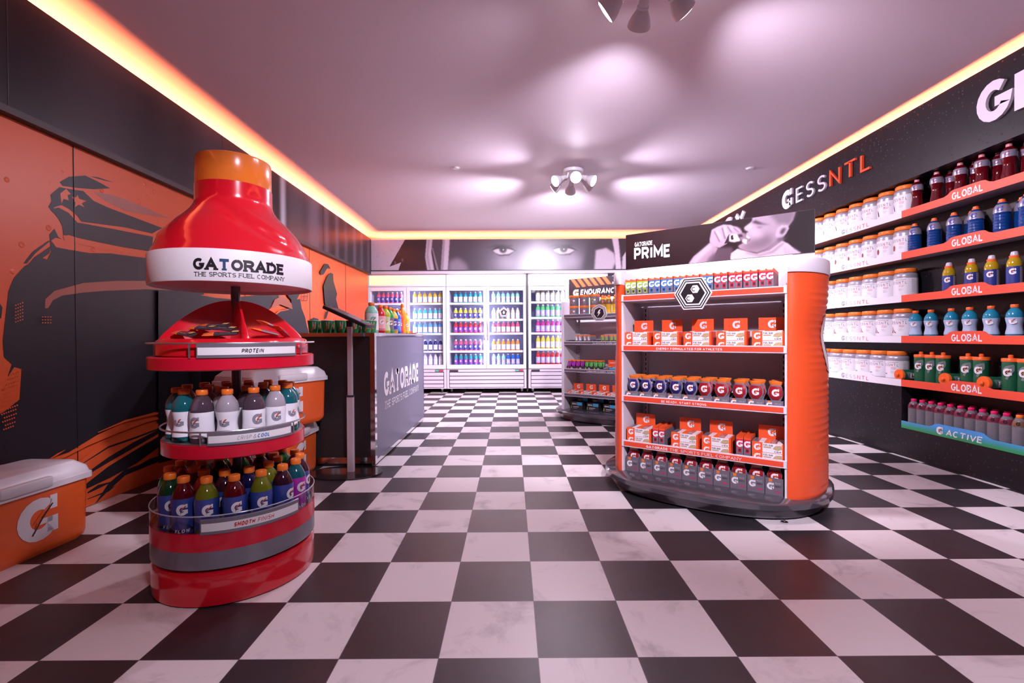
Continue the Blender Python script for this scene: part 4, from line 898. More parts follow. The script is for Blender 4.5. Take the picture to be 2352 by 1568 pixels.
# ---------------------------------------------------------------- gondolas
STEELG = mat('gondola_white', (.74, .70, .76), .35, var=.015); DECK = mat('gondola_deck', (.07, .065, .08), .12, coat=.6, metal=.2); SKIRT = mat('gondola_skirt', (.10, .095, .115), .2, metal=.35, coat=.3)
GANG = atan2(-.584, .811)
HW, DP = .464, .71
def gondola(P0, label, strip, texts, art, bd, flat=False):
    e = empty('display_gondola', (P0[0], P0[1], 0), GANG)
    def oval(a, b, n=48, p=2.4): return [(a * math.copysign(abs(cos(t)) ** (2 / p), cos(t)), .355 + b * math.copysign(abs(sin(t)) ** (2 / p), sin(t))) for t in [2 * pi * i / n for i in range(n)]]
    MB().prism(oval(.62, .525), .012, .068, SKIRT).build('plinth', e)
    MB().rings([[(x, y, z) for x, y in oval(a, b)] for a, b, z in ((.655, .565, .066), (.668, .578, .072), (.668, .578, .098), (.655, .565, .106))], DECK).build('base_deck', e)
    for x in (-.3, .12, .46):
        for y in (-.08, .78): MB().lathe([(.018, 0), (.018, .008), (.006, .010), (.006, .014)], CHROME, 12, c=(x, y, 0)).build('glide', e)
    MB().box(-HW, HW, .335, .375, .106, 1.46, STEELG).box(-.573, .573, .347, .363, 1.30, 1.465, STEELG).build('back_panel', e, smooth=False)
    for s in (-1, 1):
        x = s * (HW - .004); MB().box(x - .006, x + .006, 0.0, .71, .106, 1.25, STEELG).build('side_panel', e, smooth=False)
        u = MB().box(s * (HW - .045) - .012, s * (HW - .045) + .012, .318, .335, .106, 1.3, STEELG)
        for k in range(34): u.box(s * (HW - .045) - .003, s * (HW - .045) + .003, .3172, .3182, .13 + k * .034, .15 + k * .034, BLACK)
        u.build('slotted_upright', e, smooth=False)
        # bottle shaped end
        def prof(z, s=s): return (.165 if s > 0 else .118) * (1 - .17 * math.exp(-((z - 1.0) / .13) ** 2) + .0 * z)
        def ring(z, k=1, amp=0):
            pts = [(s * (HW + .002), -.004, z)]
            for i in range(29):
                t = pi * i / 28; b = (prof(z) * k + amp * sin(t) ** .5) * sin(t) ** 1.15 ; pts.append((s * (HW + .012 + b), .355 - .359 * k * cos(t), z))
            pts.append((s * (HW + .002), .714, z)); return pts
        if flat and s < 0: MB().box(-HW - .024, -HW - .002, -.004, .714, .106, 1.40, STEELG).build('end_panel', e, smooth=False); continue
        zs = []; z = .106
        while z < 1.318: zs.append(z); z += .0125
        zs.append(1.318)
        ep = MB().rings([ring(z, 1, -.006 if (i % 3 == 0 and (z < .74 or .78 < z < 1.3)) else 0) for i, z in enumerate(zs)], ORANGE_E).build('end_panel', e, angle=60)
        MB().rings([ring(1.318, 1.03), ring(1.322, 1.035), ring(1.394, 1.035), ring(1.40, 1.02)], STEELG).build('end_cap', ep)
        g = MB()
        def onend(u, v, s=s):
            t = pi / 2 + u / .42; zz = .93 + v; b = prof(zz) * sin(t) ** 1.15; return (s * (HW + .0145 + b), .355 - .361 * cos(t), zz)
        glogo(g, onend, WHITE, None, h=.34, step=.06, x0=-.0); g.build('end_logo', ep)
    for i, z in enumerate((1.246, .925, .600, .308)):
        sh = MB().box(-HW + .006, HW - .006, .006, .316, z - .040, z - .026, STEELG).box(-HW + .006, HW - .006, .30, .316, z - .06, z - .04, STEELG).build('shelf', e, smooth=False)
        sp = MB().box(-HW, HW, -.008, .006, z - .040, z, STEELG).build('price_strip', sh, smooth=False)
        q = MB().box(-HW + .015, HW - .015, -.0095, -.008, z - .034, z - .006, strip)
        if strip is GREYS:
            for k in range(44): q.poly([(-HW + .02 + k * .02, z - .034), (-HW + .026 + k * .02, z - .034), (-HW + .038 + k * .02, z - .006), (-HW + .032 + k * .02, z - .006)], MATS['strip_grey_light'], lambda a, b: (a, -.0099, b))
        q = q.build('strip_inlay', sp, smooth=False)
        if texts[i]:
            t = MB()
            for s_, x0, wd, hh, sl, th in texts[i]: text(t, s_, WHITE, planeY(x0, -.0108, z - .0295), hh, wd, th, slab=sl, step=0)
            t.build('lettering', q, smooth=False)
    sb = MB().box(-.573, .573, .342, .368, 1.462, 1.712, DARK).build('sign_board', e, smooth=False)
    pc = art(); pc.build('sign_print', lambda u, v: (-.571 + 1.142 * u, .341, 1.464 + .246 * v), vcolmat('sign_print_' + bd[0], .3, .06, 200), sb)
    t = MB(); bd[1](t, lambda u, v: (-.573 + u, .3395, 1.462 + v)); t.build('sign_lettering', sb, smooth=False)
    bx, bz, bn, br, ba, icon = bd[2]
    b = badge('b', bn, br, ba, lambda x, y, d: (bx + x, -.0205 + d, bz + y)); icon(b, lambda x, y: (bx + x, -.0246, bz + y))
    b.prism(ngon(bn, br, ba), 0, .01, WHITE, fn=lambda x, y, z: (bx + x, -.0100 - z, bz + y)); b.build('badge', e, smooth=False)
    return tag(e, label, 'gondola', None)
ORANGE_E = mat('end_orange', (.84, .095, .025), .36, coat=.15, var=.02)
GREYS = mat('strip_grey', (.09, .085, .11), .45); mat('strip_grey_light', (.17, .16, .2), .45)
def art_prime():
    P = Pic(460, 100, (.03, .022, .028)); H_ = homog(((165, 268), (1955, 10), (1957, 425), (180, 585)))
    F = lambda pts, c, s=0, a=1: P.fill([H_(*t) for t in pts], c, s, a)
    P.glow(.15, .8, .25, .5, (.05, .038, .045), .7)
    # upper arm, forearm, hand
    F([(1000, 390), (1160, 380), (1170, 430), (1140, 520), (940, 540)], (.13, .1, .13), 3)
    F([(950, 335), (1025, 388), (1000, 440), (950, 520), (930, 560), (735, 560), (800, 465), (880, 400)], (.36, .3, .36), 1)
    F([(960, 345), (880, 410), (810, 480), (760, 550), (800, 550), (900, 440), (970, 380)], (.55, .47, .55), 4, .8)
    F([(1000, 420), (940, 480), (900, 560), (950, 560), (1000, 470)], (.16, .13, .17), 3, .9)
    F([(948, 290), (962, 215), (1010, 188), (1070, 163), (1140, 168), (1200, 188), (1248, 225), (1262, 268), (1180, 262), (1135, 270), (1108, 345), (1040, 385), (985, 372), (945, 330)], (.42, .35, .42), 1)
    for a, b, c in (((985, 225), (1040, 330), 12), ((1060, 190), (1090, 300), 10), ((1110, 180), (1150, 240), 9), ((1165, 190), (1215, 235), 8)):
        F([(a[0] - 6, a[1]), (a[0] + 6, a[1]), (b[0] + 8, b[1]), (b[0] - 4, b[1])], (.14, .11, .14), 1, .8)
        F([(a[0] + 14, a[1] - 8), (a[0] + 30, a[1] - 6), (b[0] + 28, b[1] - 25), (b[0] + 14, b[1] - 20)], (.66, .58, .66), 2, .7)
    # head
    F([(1352, 80), (1345, 125), (1325, 150), (1272, 190), (1276, 214), (1318, 232), (1292, 246), (1288, 262), (1332, 290), (1328, 318), (1270, 335), (1218, 368), (1232, 392), (1300, 415), (1400, 430), (1480, 400), (1600, 330), (1655, 280), (1700, 180), (1742, 120), (1768, 40), (1775, 0), (1352, 0)], (.44, .37, .44), 1)
    F([(1480, 400), (1600, 300), (1650, 280), (1650, 330), (1740, 380), (1840, 440), (1500, 480), (1380, 440)], (.34, .28, .34), 2)
    F([(1380, 120), (1450, 150), (1530, 165), (1400, 160), (1340, 140)], (.07, .055, .07), 2, .95); F([(1395, 185), (1450, 180), (1440, 195), (1400, 198)], (.1, .08, .1), 2, .8)
    F([(1500, 60), (1768, 35), (1740, 120), (1700, 170), (1660, 150), (1600, 160), (1560, 110)], (.25, .205, .25), 4, .85)
    F([(1400, 240), (1540, 260), (1560, 330), (1480, 395), (1330, 420), (1230, 390), (1225, 368), (1330, 330)], (.24, .195, .24), 8, .85)
    F([(1300, 190), (1400, 205), (1480, 250), (1400, 300), (1340, 270)], (.62, .54, .62), 7, .7)
    F([(1330, 150), (1290, 185), (1285, 205), (1340, 200), (1350, 170)], (.66, .58, .66), 3, .7)
    F([(1575, 260), (1590, 200), (1630, 170), (1690, 165), (1705, 200), (1670, 260), (1625, 290), (1585, 290)], (.55, .47, .55), 1)
    F([(1615, 240), (1640, 195), (1680, 190), (1670, 225), (1640, 262)], (.08, .06, .08), 2, .9); F([(1590, 290), (1700, 270), (1660, 320), (1600, 330)], (.12, .1, .12), 3, .7)
    # shirt
    F([(1145, 520), (1150, 440), (1210, 395), (1300, 420), (1400, 445), (1520, 410), (1640, 320), (1700, 345), (1760, 400), (1860, 460), (1960, 520)], (.6, .54, .6), 1)
    F([(1300, 425), (1420, 450), (1540, 415), (1650, 330), (1665, 345), (1560, 435), (1420, 470), (1290, 440)], (.35, .3, .36), 2, .8)
    for k in range(5): F([(1660 + k * 35, 380 + k * 14), (1672 + k * 35, 376 + k * 14), (1700 + k * 30, 500), (1680 + k * 30, 500)], (.42, .37, .43), 2, .7)
    # wrapped bar
    F([(1085, 345), (1115, 340), (1150, 262), (1125, 258)], (.05, .04, .05)); F([(1130, 262), (1205, 250), (1240, 318), (1180, 332), (1130, 325)], (.62, .56, .62), 1)
    F([(1145, 268), (1165, 264), (1172, 305), (1150, 312)], (.04, .03, .04)); F([(1200, 252), (1265, 240), (1300, 262), (1335, 280), (1330, 308), (1295, 345), (1250, 320)], (.3, .25, .3), 1); F([(1262, 300), (1300, 308), (1295, 350), (1255, 330)], (.7, .63, .7), 1); F([(1215, 262), (1250, 255), (1262, 280), (1225, 288)], (.08, .06, .08), 1); F([(1296, 262), (1332, 285), (1322, 300), (1296, 285)], (.75, .68, .72), 1)
    P.a = (P.a / .6) ** 1.35 * .36; return P
def let_prime(t, fn):
    text(t, 'GATORADE', WHITE, fn, .030, .128, .2, slab=True, step=0, gap=.16, x0=.068, y0=.157); text(t, 'PRIME', WHITE, fn, .088, .255, .2, step=0, gap=.14, x0=.066, y0=.060)
def icon_prime(b, F):
    for cx, cy in ((.014, .025), (-.016, -.028)):
        b.poly([(cx + x, cy + y) for x, y in ngon(6, .026, 0)], WHITE, F); b.stroke([(cx - .006 + .012 * cos(radians(a)), cy + .012 * sin(radians(a))) for a in (60, 120, 180, 240, 300)], .004, BLACK, lambda x, y: (F(x, y)[0], F(x, y)[1] - .0005, F(x, y)[2]), 0)
gondola((1.094, 2.749), 'orange ended display gondola with hexagon badge and sign of a man biting a bar', mat('strip_orange', (.80, .075, .03), .45),
        [None, [('ENERGY FORMULATED FOR ATHLETES.', -.235, .385, .014, False, .2)], [('BE READY, START STRONG.', -.205, .27, .014, False, .2)], [('GATORADE', -.30, .135, .016, True, .26), ('THE SPORTS FUEL COMPANY', -.155, .40, .016, True, .13)]],
        art_prime, ('prime', let_prime, (-.0145, 1.231, 6, .108, 0, icon_prime)))
def art_end():
    P = Pic(200, 50, (.025, .02, .025)); rnd = random.Random(8)
    for k in range(6): P.fill([(.02 + k * .075, 1), (.065 + k * .075, 1), (.14 + k * .075, .55), (.095 + k * .075, .55)], (.8, .09, .03))
    P.fill([(0, .55), (.68, .62), (.68, 0), (0, 0)], (.02, .016, .02))
    for k in range(60): x = .5 + .5 * rnd.random(); y = .35 + .65 * rnd.random(); P.fill([(x, y), (x + .02, y + .02), (x + .025, y + .1), (x + .005, y + .13)], (.12 + .5 * rnd.random() ** 2,) * 3, 0, .9)
    P.fill([(.64, .05), (.66, .3), (.98, .4), (1, 0)], (.42, .38, .44), 1); P.fill([(.86, .1), (.88, .5), (.93, .6), (.96, .2)], (.6, .56, .62), 1)
    return P
def let_end(t, fn):
    glogo(t, fn, WHITE, BOLT, None, h=.085, x0=.10, y0=.07, off=lambda u, v: (fn(u, v)[0], fn(u, v)[1] - .0006, fn(u, v)[2])); text(t, 'ENDURANCE', WHITE, fn, .065, .50, .2, it=.15, step=0, x0=.165, y0=.042)
def icon_end(b, F): b.poly([(.022, .045), (-.004, .03), (-.02, -.005), (-.002, -.002), (-.022, -.045), (.02, .005), (.006, .004)], WHITE, F)
gondola((1.0, 5.322), 'white display gondola with grey shelf strips and lightning badge behind the orange one', GREYS,
        [None, [('NO ARTIFICIAL FLAVORS, LIGHT TASTE', -.07, .38, .014, False, .2)], [('CARBOHYDRATE ENERGY TO FUEL TRAINING AND R', -.15, .50, .014, False, .2)], None],
        art_end, ('endurance', let_end, (.014, 1.249, 7, .10, 90, icon_end)), flat=True)
G1 = Matrix.Translation((1.094, 2.749, 0)) @ Matrix.Rotation(GANG, 4, 'Z'); G2 = Matrix.Translation((1.0, 5.322, 0)) @ Matrix.Rotation(GANG, 4, 'Z')
S1, S2, S3, S4 = 1.246 - .0255, .925 - .0255, .600 - .0255, .308 - .0255; SD = .1065

# cartons, packs, pouches
def chew(c):
    def fn():
        m = mat('pack_' + c, {'lime': (.28, .5, .03), 'blue': (.02, .17, .55), 'red': (.65, .01, .05)}[c], .4); e = empty('chew_pack'); w, d, h = .0355, .23, .128
        MB().box(-w / 2, w / 2, 0, d, 0, h * .86, GREY).build('sleeve', e, smooth=False)
        t = MB().prism([(-w / 2, h * .86), (w / 2, h * .86), (w / 2, h), (w * .32, h * .93), (-w * .32, h * .93), (-w / 2, h)], 0, d, ORCARD, fn=lambda a, b, c_: (a, c_, b)); t.build('zigzag_top', e, smooth=False)
        f = MB().poly([(-w / 2, .03), (w / 2, .03), (w / 2, h * .86), (-w / 2, h * .86)], GREY, lambda a, b: (a, -.0005, b)); f.poly([(-w / 2, .06), (w / 2, .075), (w / 2, h * .86), (-w / 2, h * .86)], m, lambda a, b: (a, -.0010, b)); f.poly([(-.009, .035), (.010, .035), (.010, .062), (-.009, .062)], m, lambda a, b: (a, -.0014, b)); f.poly([(-.006, .04), (.007, .04), (.007, .056), (-.006, .056)], DARK, lambda a, b: (a, -.0018, b))
        glogo(f, planeY(0, -.002, .085), WHITE, None, h=.036, step=0); f.build('print', e, smooth=False); return e
    return fn
def tray(w, d, hf, hb, txt=True, m=GREY, acc=None, tall=False):
    def fn():
        e = empty('display_tray'); t = .0015
        b = MB().box(-w / 2, w / 2, 0, d, 0, t, m).box(-w / 2, w / 2, -t, 0, 0, hf, m).box(-w / 2, w / 2, d, d + t, 0, hb, m)
        for s in (-1, 1): b.prism([(-t, 0), (d + t, 0), (d + t, hb), (d * .5, hb), (d * .25, hf), (-t, hf)], s * w / 2 - t / 2, s * w / 2 + t / 2, m, fn=lambda a, c, x: (x, a, c))
        b.build('carton', e, smooth=False)
        p = MB(); F = planeY(0, -t - .0006, 0)
        if tall:
            p.poly([(-w * .30, hf * .25), (-w * .12, hf * .25), (-w * .05, hf * .6), (-w * .12, hf * .9), (-w * .3, hf * .9), (-w * .36, hf * .6)], MATS['pouch_grey'], F); p.poly([(-w * .3, hf * .78), (-w * .12, hf * .78), (-w * .1, hf * .95), (-w * .32, hf * .95)], ORCAP, planeY(0, -t - .0009, 0)); glogo(p, planeY(0, -t - .0012, 0), WHITE, None, h=hf * .4, x0=-w * .21, y0=hf * .52, step=0)
            text(p, 'PRIME', MID, F, hf * .13, w * .32, .2, x0=w * .05, y0=hf * .64, step=0); text(p, 'SPORTS', DARK, F, hf * .1, w * .32, .2, x0=w * .05, y0=hf * .48, step=0); p.stroke([(w * .05, hf * .25), (w * .4, hf * .2)], hf * .05, PKC, F, 0)
        elif txt:
            glogo(p, F, WHITE, None, h=hf * .62, x0=-w * .28, y0=hf * .5, step=0); p.poly([(-w * .36, hf * .78), (-w * .2, hf * .78), (-w * .2, hf * .95), (-w * .36, hf * .95)], ORCAP, F); text(p, 'PRIME', MID, F, hf * .24, w * .34, .2, x0=w * .05, y0=hf * .5, step=0)
        if acc: p.poly([(-w * .4, hf * .15), (-w * .2, hf * .15), (-w * .25, hf * .85), (-w * .36, hf * .85)], acc, F); text(p, 'GEL', WHITE, F, hf * .3, w * .25, .22, x0=-.0, y0=hf * .5, step=0); p.stroke([(0, hf * .25), (w * .35, hf * .2)], hf * .12, WHITE, F, 0)
        if p.v: p.build('print', e, smooth=False)
        return e
    return fn
mat('pouch_grey', (.30, .28, .34), .2, metal=.3, coat=.5)
def pouch(c, body='pouch_grey', hh=.15, ww=.0385):
    def fn():
        e = empty('gel_pouch'); B_ = MATS[body] if body in MATS else BLACK
        MB().lathe([(ww * a, hh * z) for a, z in ((.6, 0), (.72, .06), (.62, .2), (.66, .32), (.95, .46), (1.04, .56), (1.02, .66), (.82, .78), (.72, .85), (.7, .88))], B_, 24, sy=.42).build('body', e)
        MB().lathe([(ww * a, hh * z) for a, z in ((.68, .86), (.74, .875), (.86, .96), (.9, .99), (.84, 1.0))], ORCAP, 20, sy=.36).build('cap', e)
        m = {'navy': mat('shield_navy', (.02, .015, .12), .3, coat=.4), 'maroon': mat('shield_maroon', (.32, .01, .02), .3, coat=.4), 'purple': mat('shield_purple', (.35, .01, .4), .3, coat=.4), 'green': mat('shield_green', (.1, .5, .1), .3, coat=.4)}[c]
        def F(o):
            def f(u, v):
                z = v / hh; r = ww * np.interp(z, (0, .06, .2, .32, .46, .56, .66, .78, .86), (.6, .72, .62, .66, .95, 1.04, 1.02, .82, .7)); k = max(0, 1 - (u / r) ** 2) if abs(u) < r else 0
                return (u, -.42 * r * sqrt(k) - o, v)
            return f
        p = MB(); ys = [hh * (.33 + .5 * i / 12) for i in range(13)]; rs = []
        for y in ys:
            hw = ww * .86 * min(1, .35 + 1.0 * sin(pi * min(.62, (y / hh - .33) / .5 * .62 + .02)) )
            if y > hh * .7: hw *= 1 - (y / hh - .7) * 2.2
            rs.append([F(.0008)(-hw + 2 * hw * k / 10, y) for k in range(11)])
        p.rings(rs, m, cap=False, close=False)
        if body == 'pouch_grey': glogo(p, F(.0025), WHITE, BOLT, None, h=ww * 1.02, x0=0, y0=hh * .595, step=.12, off=F(.0032))
        else: p.stroke([(-.012, hh * .35), (-.006, hh * .72)], .008, BLACK, F(.0022), .01); p.stroke([(-.011, hh * .42), (-.007, hh * .68)], .003, WHITE, F(.003), .01)
        p.build('print', e); return e
    return fn
def barbox(card=True, openlid=True, dk=False):
    def fn():
        e = empty('bar_box'); w, d, h = .158, .125, .053; base = ORCARD if not dk else DARK
        MB().box(-w / 2, w / 2, 0, d, 0, h, base).build('carton', e, smooth=False)
        p = MB(); F = planeY(0, -.0007, 0)
        if not dk:
            p.poly([(-w * .17, .001), (w * .43, .001), (w * .43, h - .001), (-w * .17, h - .001)], WHITE, F); glogo(p, F, WHITE, BOLT, None, h=.036, x0=-w * .335, y0=h * .5, step=0, off=planeY(0, -.0012, 0))
            F2 = planeY(0, -.0012, 0); text(p, 'FUEL BAR', DARK, F2, .0095, .046, .2, slab=True, x0=-w * .14, y0=h * .68, step=0); p.poly([(-w * .14, h * .5), (w * .1, h * .5), (w * .1, h * .6), (-w * .14, h * .6)], mat('band_tan', (.5, .25, .1)), F2)
            p.poly([(w * .14, h * .45), (w * .24, h * .8), (w * .42, h * .85), (w * .43, h * .45), (w * .3, h * .3)], mat('oat_tan', (.5, .36, .2), .7, var=.5, nscale=200, bump=.3, bscale=300), F2); text(p, 'G BAR', BLACK, F2, .007, .032, .25, x0=w * .2, y0=h * .1, step=0)
        else:
            F2 = planeY(0, -.0012, 0); p.poly([(-w * .48, h * .55), (w * .0, h * .55), (w * .02, h * .95), (-w * .48, h * .95)], BLACK, F); p.poly([(w * .02, h * .6), (w * .48, h * .6), (w * .48, h * .97), (w * .02, h * .97)], mat('box_cyan', (.05, .35, .6)), F); text(p, 'ENDURANCE', WHITE, F2, h * .2, w * .38, .2, x0=-w * .4, y0=h * .66, step=0)
            p.stroke([(-w * .46, h * .15), (-w * .46, h * .5)], w * .06, MATS['pack_lime'], F2, 0); p.stroke([(-w * .3, h * .38), (w * .2, h * .38)], h * .06, WHITE, F2, 0); p.stroke([(-w * .3, h * .2), (w * .05, h * .2)], h * .06, MID, F2, 0)
        p.build('print', e, smooth=False)
        if card:
            c = MB().box(-.062, .067, d - .004, d - .001, h, h + .078, ORCARD).build('lid_card', e, smooth=False)
            g = MB(); glogo(g, planeY(.006, d - .0052, h + .04), WHITE, BOLT, None, h=.045, step=0, off=planeY(.006, d - .0058, h + .04)) if not dk else text(g, 'ENDURANCE', WHITE, planeY(-.04, d - .0052, h + .04), .012, .09, .2, step=0)
            g.build('card_logo', c, smooth=False)
            o = MB()
            for k in range(5): o.box(-w / 2 + .006 + k * .0295, -w / 2 + .032 + k * .0295, .004, d - .01, h, h + .003, (BARS, WHITE, BARO)[k % 3])
            o.build('bars_inside', e, smooth=False)
        return e
    return fn
chs = ['lime'] * 4 + ['blue'] * 10 + ['red'] * 8
for i in range(11):
    x = -.412 + i * .0775
    place('tr1', tray(.0755, .235, .03, .05), (x, .02, S1), 0, 'grey tray of chew packs on the top shelf of the orange gondola, %s of eleven' % nth(i, 11), 'tray', 'grey trays on the top shelf', M=G1)
for i, c in enumerate(chs):
    x = -.412 + (i // 2) * .0775 + (-.0182 if i % 2 == 0 else .0182)
    k = [j for j in range(22) if chs[j] == c]
    place('ch' + c, chew(c), (x, .0225, S1 + .002), 0, '%s chew pack with orange zigzag top, %s of its colour on gondola top shelf' % ({'lime': 'lime green', 'blue': 'blue', 'red': 'red'}[c], nth(i - k[0], len(k))), 'snack pack', c + ' chew packs on the top shelf', M=G1)
for i in range(5):
    x = -.372 + i * .186
    place('bbl', barbox(False), (x, .02, S2), 0, 'lower orange snack bar box of the %s stack on the second gondola shelf' % nth(i, 5), 'box', 'orange snack bar boxes on the second shelf', M=G1)
    place('bb', barbox(), (x, .02, S2 + .0535), 0, 'open orange snack bar box atop the %s stack on the second gondola shelf' % nth(i, 5), 'box', 'orange snack bar boxes on the second shelf', M=G1)
for i in range(10):
    x = -.403 + i * .0895; c = 'navy' if i < 5 else 'maroon'
    place('tr3', tray(.086, .19, .050, .058), (x, .02, S3), 0, 'grey pouch tray on the third gondola shelf, %s of ten' % nth(i, 10), 'tray', 'grey trays on the third shelf', M=G1)
    for j in range(3):
        p = place('po' + c, pouch(c), (x + random.uniform(-.006, .006), .045 + .06 * j, S3 + .0025), radians(random.uniform(-8, 8)), 'grey gel pouch with %s shield, %s of its row in the %s tray, third shelf' % (c, ORD[j], nth(i, 10)), 'gel pouch', 'gel pouches on the third shelf', M=G1)
for i in range(10):
    x = -.403 + i * .0895
    place('tr5', tray(.086, .19, .094, .1, tall=True), (x, .02, SD), 0, 'tall grey pouch tray on the black gondola deck, %s of ten' % nth(i, 10), 'tray', 'grey trays on the black deck', M=G1)
    for j in range(2):
        place('potall', pouch('maroon', hh=.158), (x, .05 + .07 * j, SD + .002), radians(random.uniform(-5, 5)), 'grey gel pouch with maroon shield, %s row of the %s tray on the deck' % (('front', 'back')[j], nth(i, 10)), 'gel pouch', 'gel pouches on the black deck', M=G1)
for i, x in enumerate((-.36, -.075, .105, .372)):
    place('bbl', barbox(False), (x, .02, S4), 0, 'lower orange snack bar box of the %s stack on the lowest gondola shelf' % nth(i, 4), 'box', 'orange snack bar boxes on the lowest shelf', M=G1)
    place('bb', barbox(), (x, .02, S4 + .0535), 0, 'open orange snack bar box atop the %s stack on the lowest gondola shelf' % nth(i, 4), 'box', 'orange snack bar boxes on the lowest shelf', M=G1)
for i, x in enumerate((-.253, -.214, .23, .269)):
    place('chred', chew('red'), (x - (.0 if i < 2 else 0), .022, S4), 0, 'red chew pack between the bar boxes on the lowest gondola shelf, %s of four' % nth(i, 4), 'snack pack', 'red chew packs on the lowest shelf', M=G1)

# endurance gondola products
def tub(c):
    def fn():
        e = empty('powder_tub'); r, h = .056, .125; MB().lathe([(r * .95, 0), (r, .004), (r, h * .78), (r * .96, h * .8)], mat('tub_grey', (.2, .2, .24), .4), 24).build('body', e)
        MB().lathe([(r * 1.02, h * .79), (r * 1.03, h * .8), (r * 1.03, h * .97), (r, h)], ORCAP, 32).build('lid', e)
        p = MB(); m = mat('splash_' + c, {'orange': (.8, .16, .03), 'berry': (.5, .01, .15), 'lemon': (.5, .6, .03)}[c], .4); F = cyl(r + .001, 0)
        p.poly([(-.035, .03), (-.02, .06), (-.032, .075), (-.01, .072), (0, .085), (.004, .068), (.018, .06), (.004, .045), (.005, .025), (-.012, .035)], m, F); p.stroke([(.012, .06), (.035, .06)], .02, WHITE, F, .01); p.stroke([(.012, .035), (.035, .035)], .008, MID, F, .01); p.build('print', e); return e
    return fn
for j in range(2):
    for i, c in enumerate(('orange', 'berry', 'lemon')):
        place('tub' + c, tub(c), (-.355 + i * .135, .075, S1 + .126 * j), 0, '%s splash powder tub with orange lid, %s layer on the rear gondola top shelf' % (c, ('lower', 'upper')[j]), 'tub', 'powder tubs on the rear gondola', M=G2)
eb = bottle('drink_bottle', .235, .036, 'sport', liq('amber', True), mat('label_peach', (.7, .35, .25)), ORCAP, (.55, .8), n=20, sport=ORANGE, logo=None, cz=.84, cr=.52)
for i in range(4): place('endb', eb, (.02 + (i % 3) * .078, .06 + .075 * (i // 3), S1), 0, 'amber drink bottle with orange sport cap on the rear gondola top shelf, %s of four' % ORD[i], 'bottle', 'amber bottles on the rear gondola', M=G2)
for i in range(6):
    x = -.385 + i * .11; m = ('lime' if i in (2, 4, 5) else None)
    place('etr', tray(.105, .2, .036, .04, txt=False, m=DARK, acc=MATS['pack_lime']), (x, .02, S2), 0, 'dark display tray on the rear gondola second shelf, %s of six' % nth(i, 6), 'tray', 'dark trays on the rear gondola', M=G2)
def gelcard(c):
    def fn():
        e = empty('gel_carton'); MB().box(-.02, .02, 0, .15, 0, .082, mat('gel_grey', (.3, .3, .38), .45)).build('carton', e, smooth=False)
        MB().prism([(-.02, .082), (.02, .082), (.014, .096), (-.014, .096)], 0, .15, ORCAP, fn=lambda a, b, c_: (a, c_, b)).build('orange_top', e, smooth=False)
        p = MB(); F = planeY(0, -.0007, 0); p.poly([(-.016, .03), (.018, .03), (.0, .08), (-.016, .08)], WHITE if c == 'w' else MATS['pack_lime'], F); p.stroke([(-.014, .032), (-.010, .078)], .004, BLACK, planeY(0, -.0012, 0), 0); p.build('print', e, smooth=False); return e
    return fn
for i, (x, c) in enumerate(((-.30, 'w'), (-.252, 'w'), (-.19, 'w'), (-.14, 'w'), (.032, 'l'), (.08, 'l'), (.142, 'l'), (.19, 'l'))):
    place('gc' + c, gelcard(c), (x, .024, S2 + .002), 0, '%s gel carton with orange top on the rear gondola second shelf, %s of eight' % ('white' if c == 'w' else 'lime green', nth(i, 8)), 'carton', 'gel cartons on the rear gondola', M=G2)
for i in range(4):
    x = -.375 + i * .115; c = 'purple' if i < 2 else 'green'
    place('etp' + c, tray(.112, .2, .052, .056, txt=False, m=DARK, acc=REDINK if i < 2 else MATS['pack_lime']), (x, .02, S3), 0, 'black tray of %s pouches on the rear gondola third shelf, %s of four' % (c, nth(i, 4)), 'tray', 'black pouch trays on the rear gondola', M=G2)
    for j in range(4): place('ep' + c, pouch(c, 'x' + c, .125, .026), (x - .028 + .056 * (j % 2), .045 + .07 * (j // 2), S3 + .0025), 0, '%s gel pouch, %s %s in the %s black tray, third shelf' % (c, ('front', 'back')[j // 2], ('left', 'right')[j % 2], nth(i, 4)), 'gel pouch', 'purple and green gel pouches', M=G2)
for i in range(2): place('ebb', barbox(True, dk=True), (.112 + i * .17, .02, S3), 0, 'dark bar box with orange lid card on the rear gondola third shelf, %s' % ('left', 'right')[i], 'box', 'dark bar boxes on the third shelf', M=G2)
for i in range(4): place('bb', barbox(), (-.34 + i * .168, .02, S4), 0, 'open orange bar box on the rear gondola lowest shelf, %s of four' % nth(i, 4), 'box', 'orange bar boxes on the rear gondola', M=G2)
for i in range(6): o = place('edk', barbox(False, dk=True), (-.31 + (i % 3) * .21, .04 + .145 * (i // 3), SD), 0, 'dark box with lime and cyan print on rear gondola deck, %s of the %s row' % (('left', 'middle', 'right')[i % 3], ('front', 'back')[i // 3]), 'box', 'dark boxes on the rear gondola deck', M=G2); o.scale = (.95, 1, 1.75 if i < 3 else 2.5)

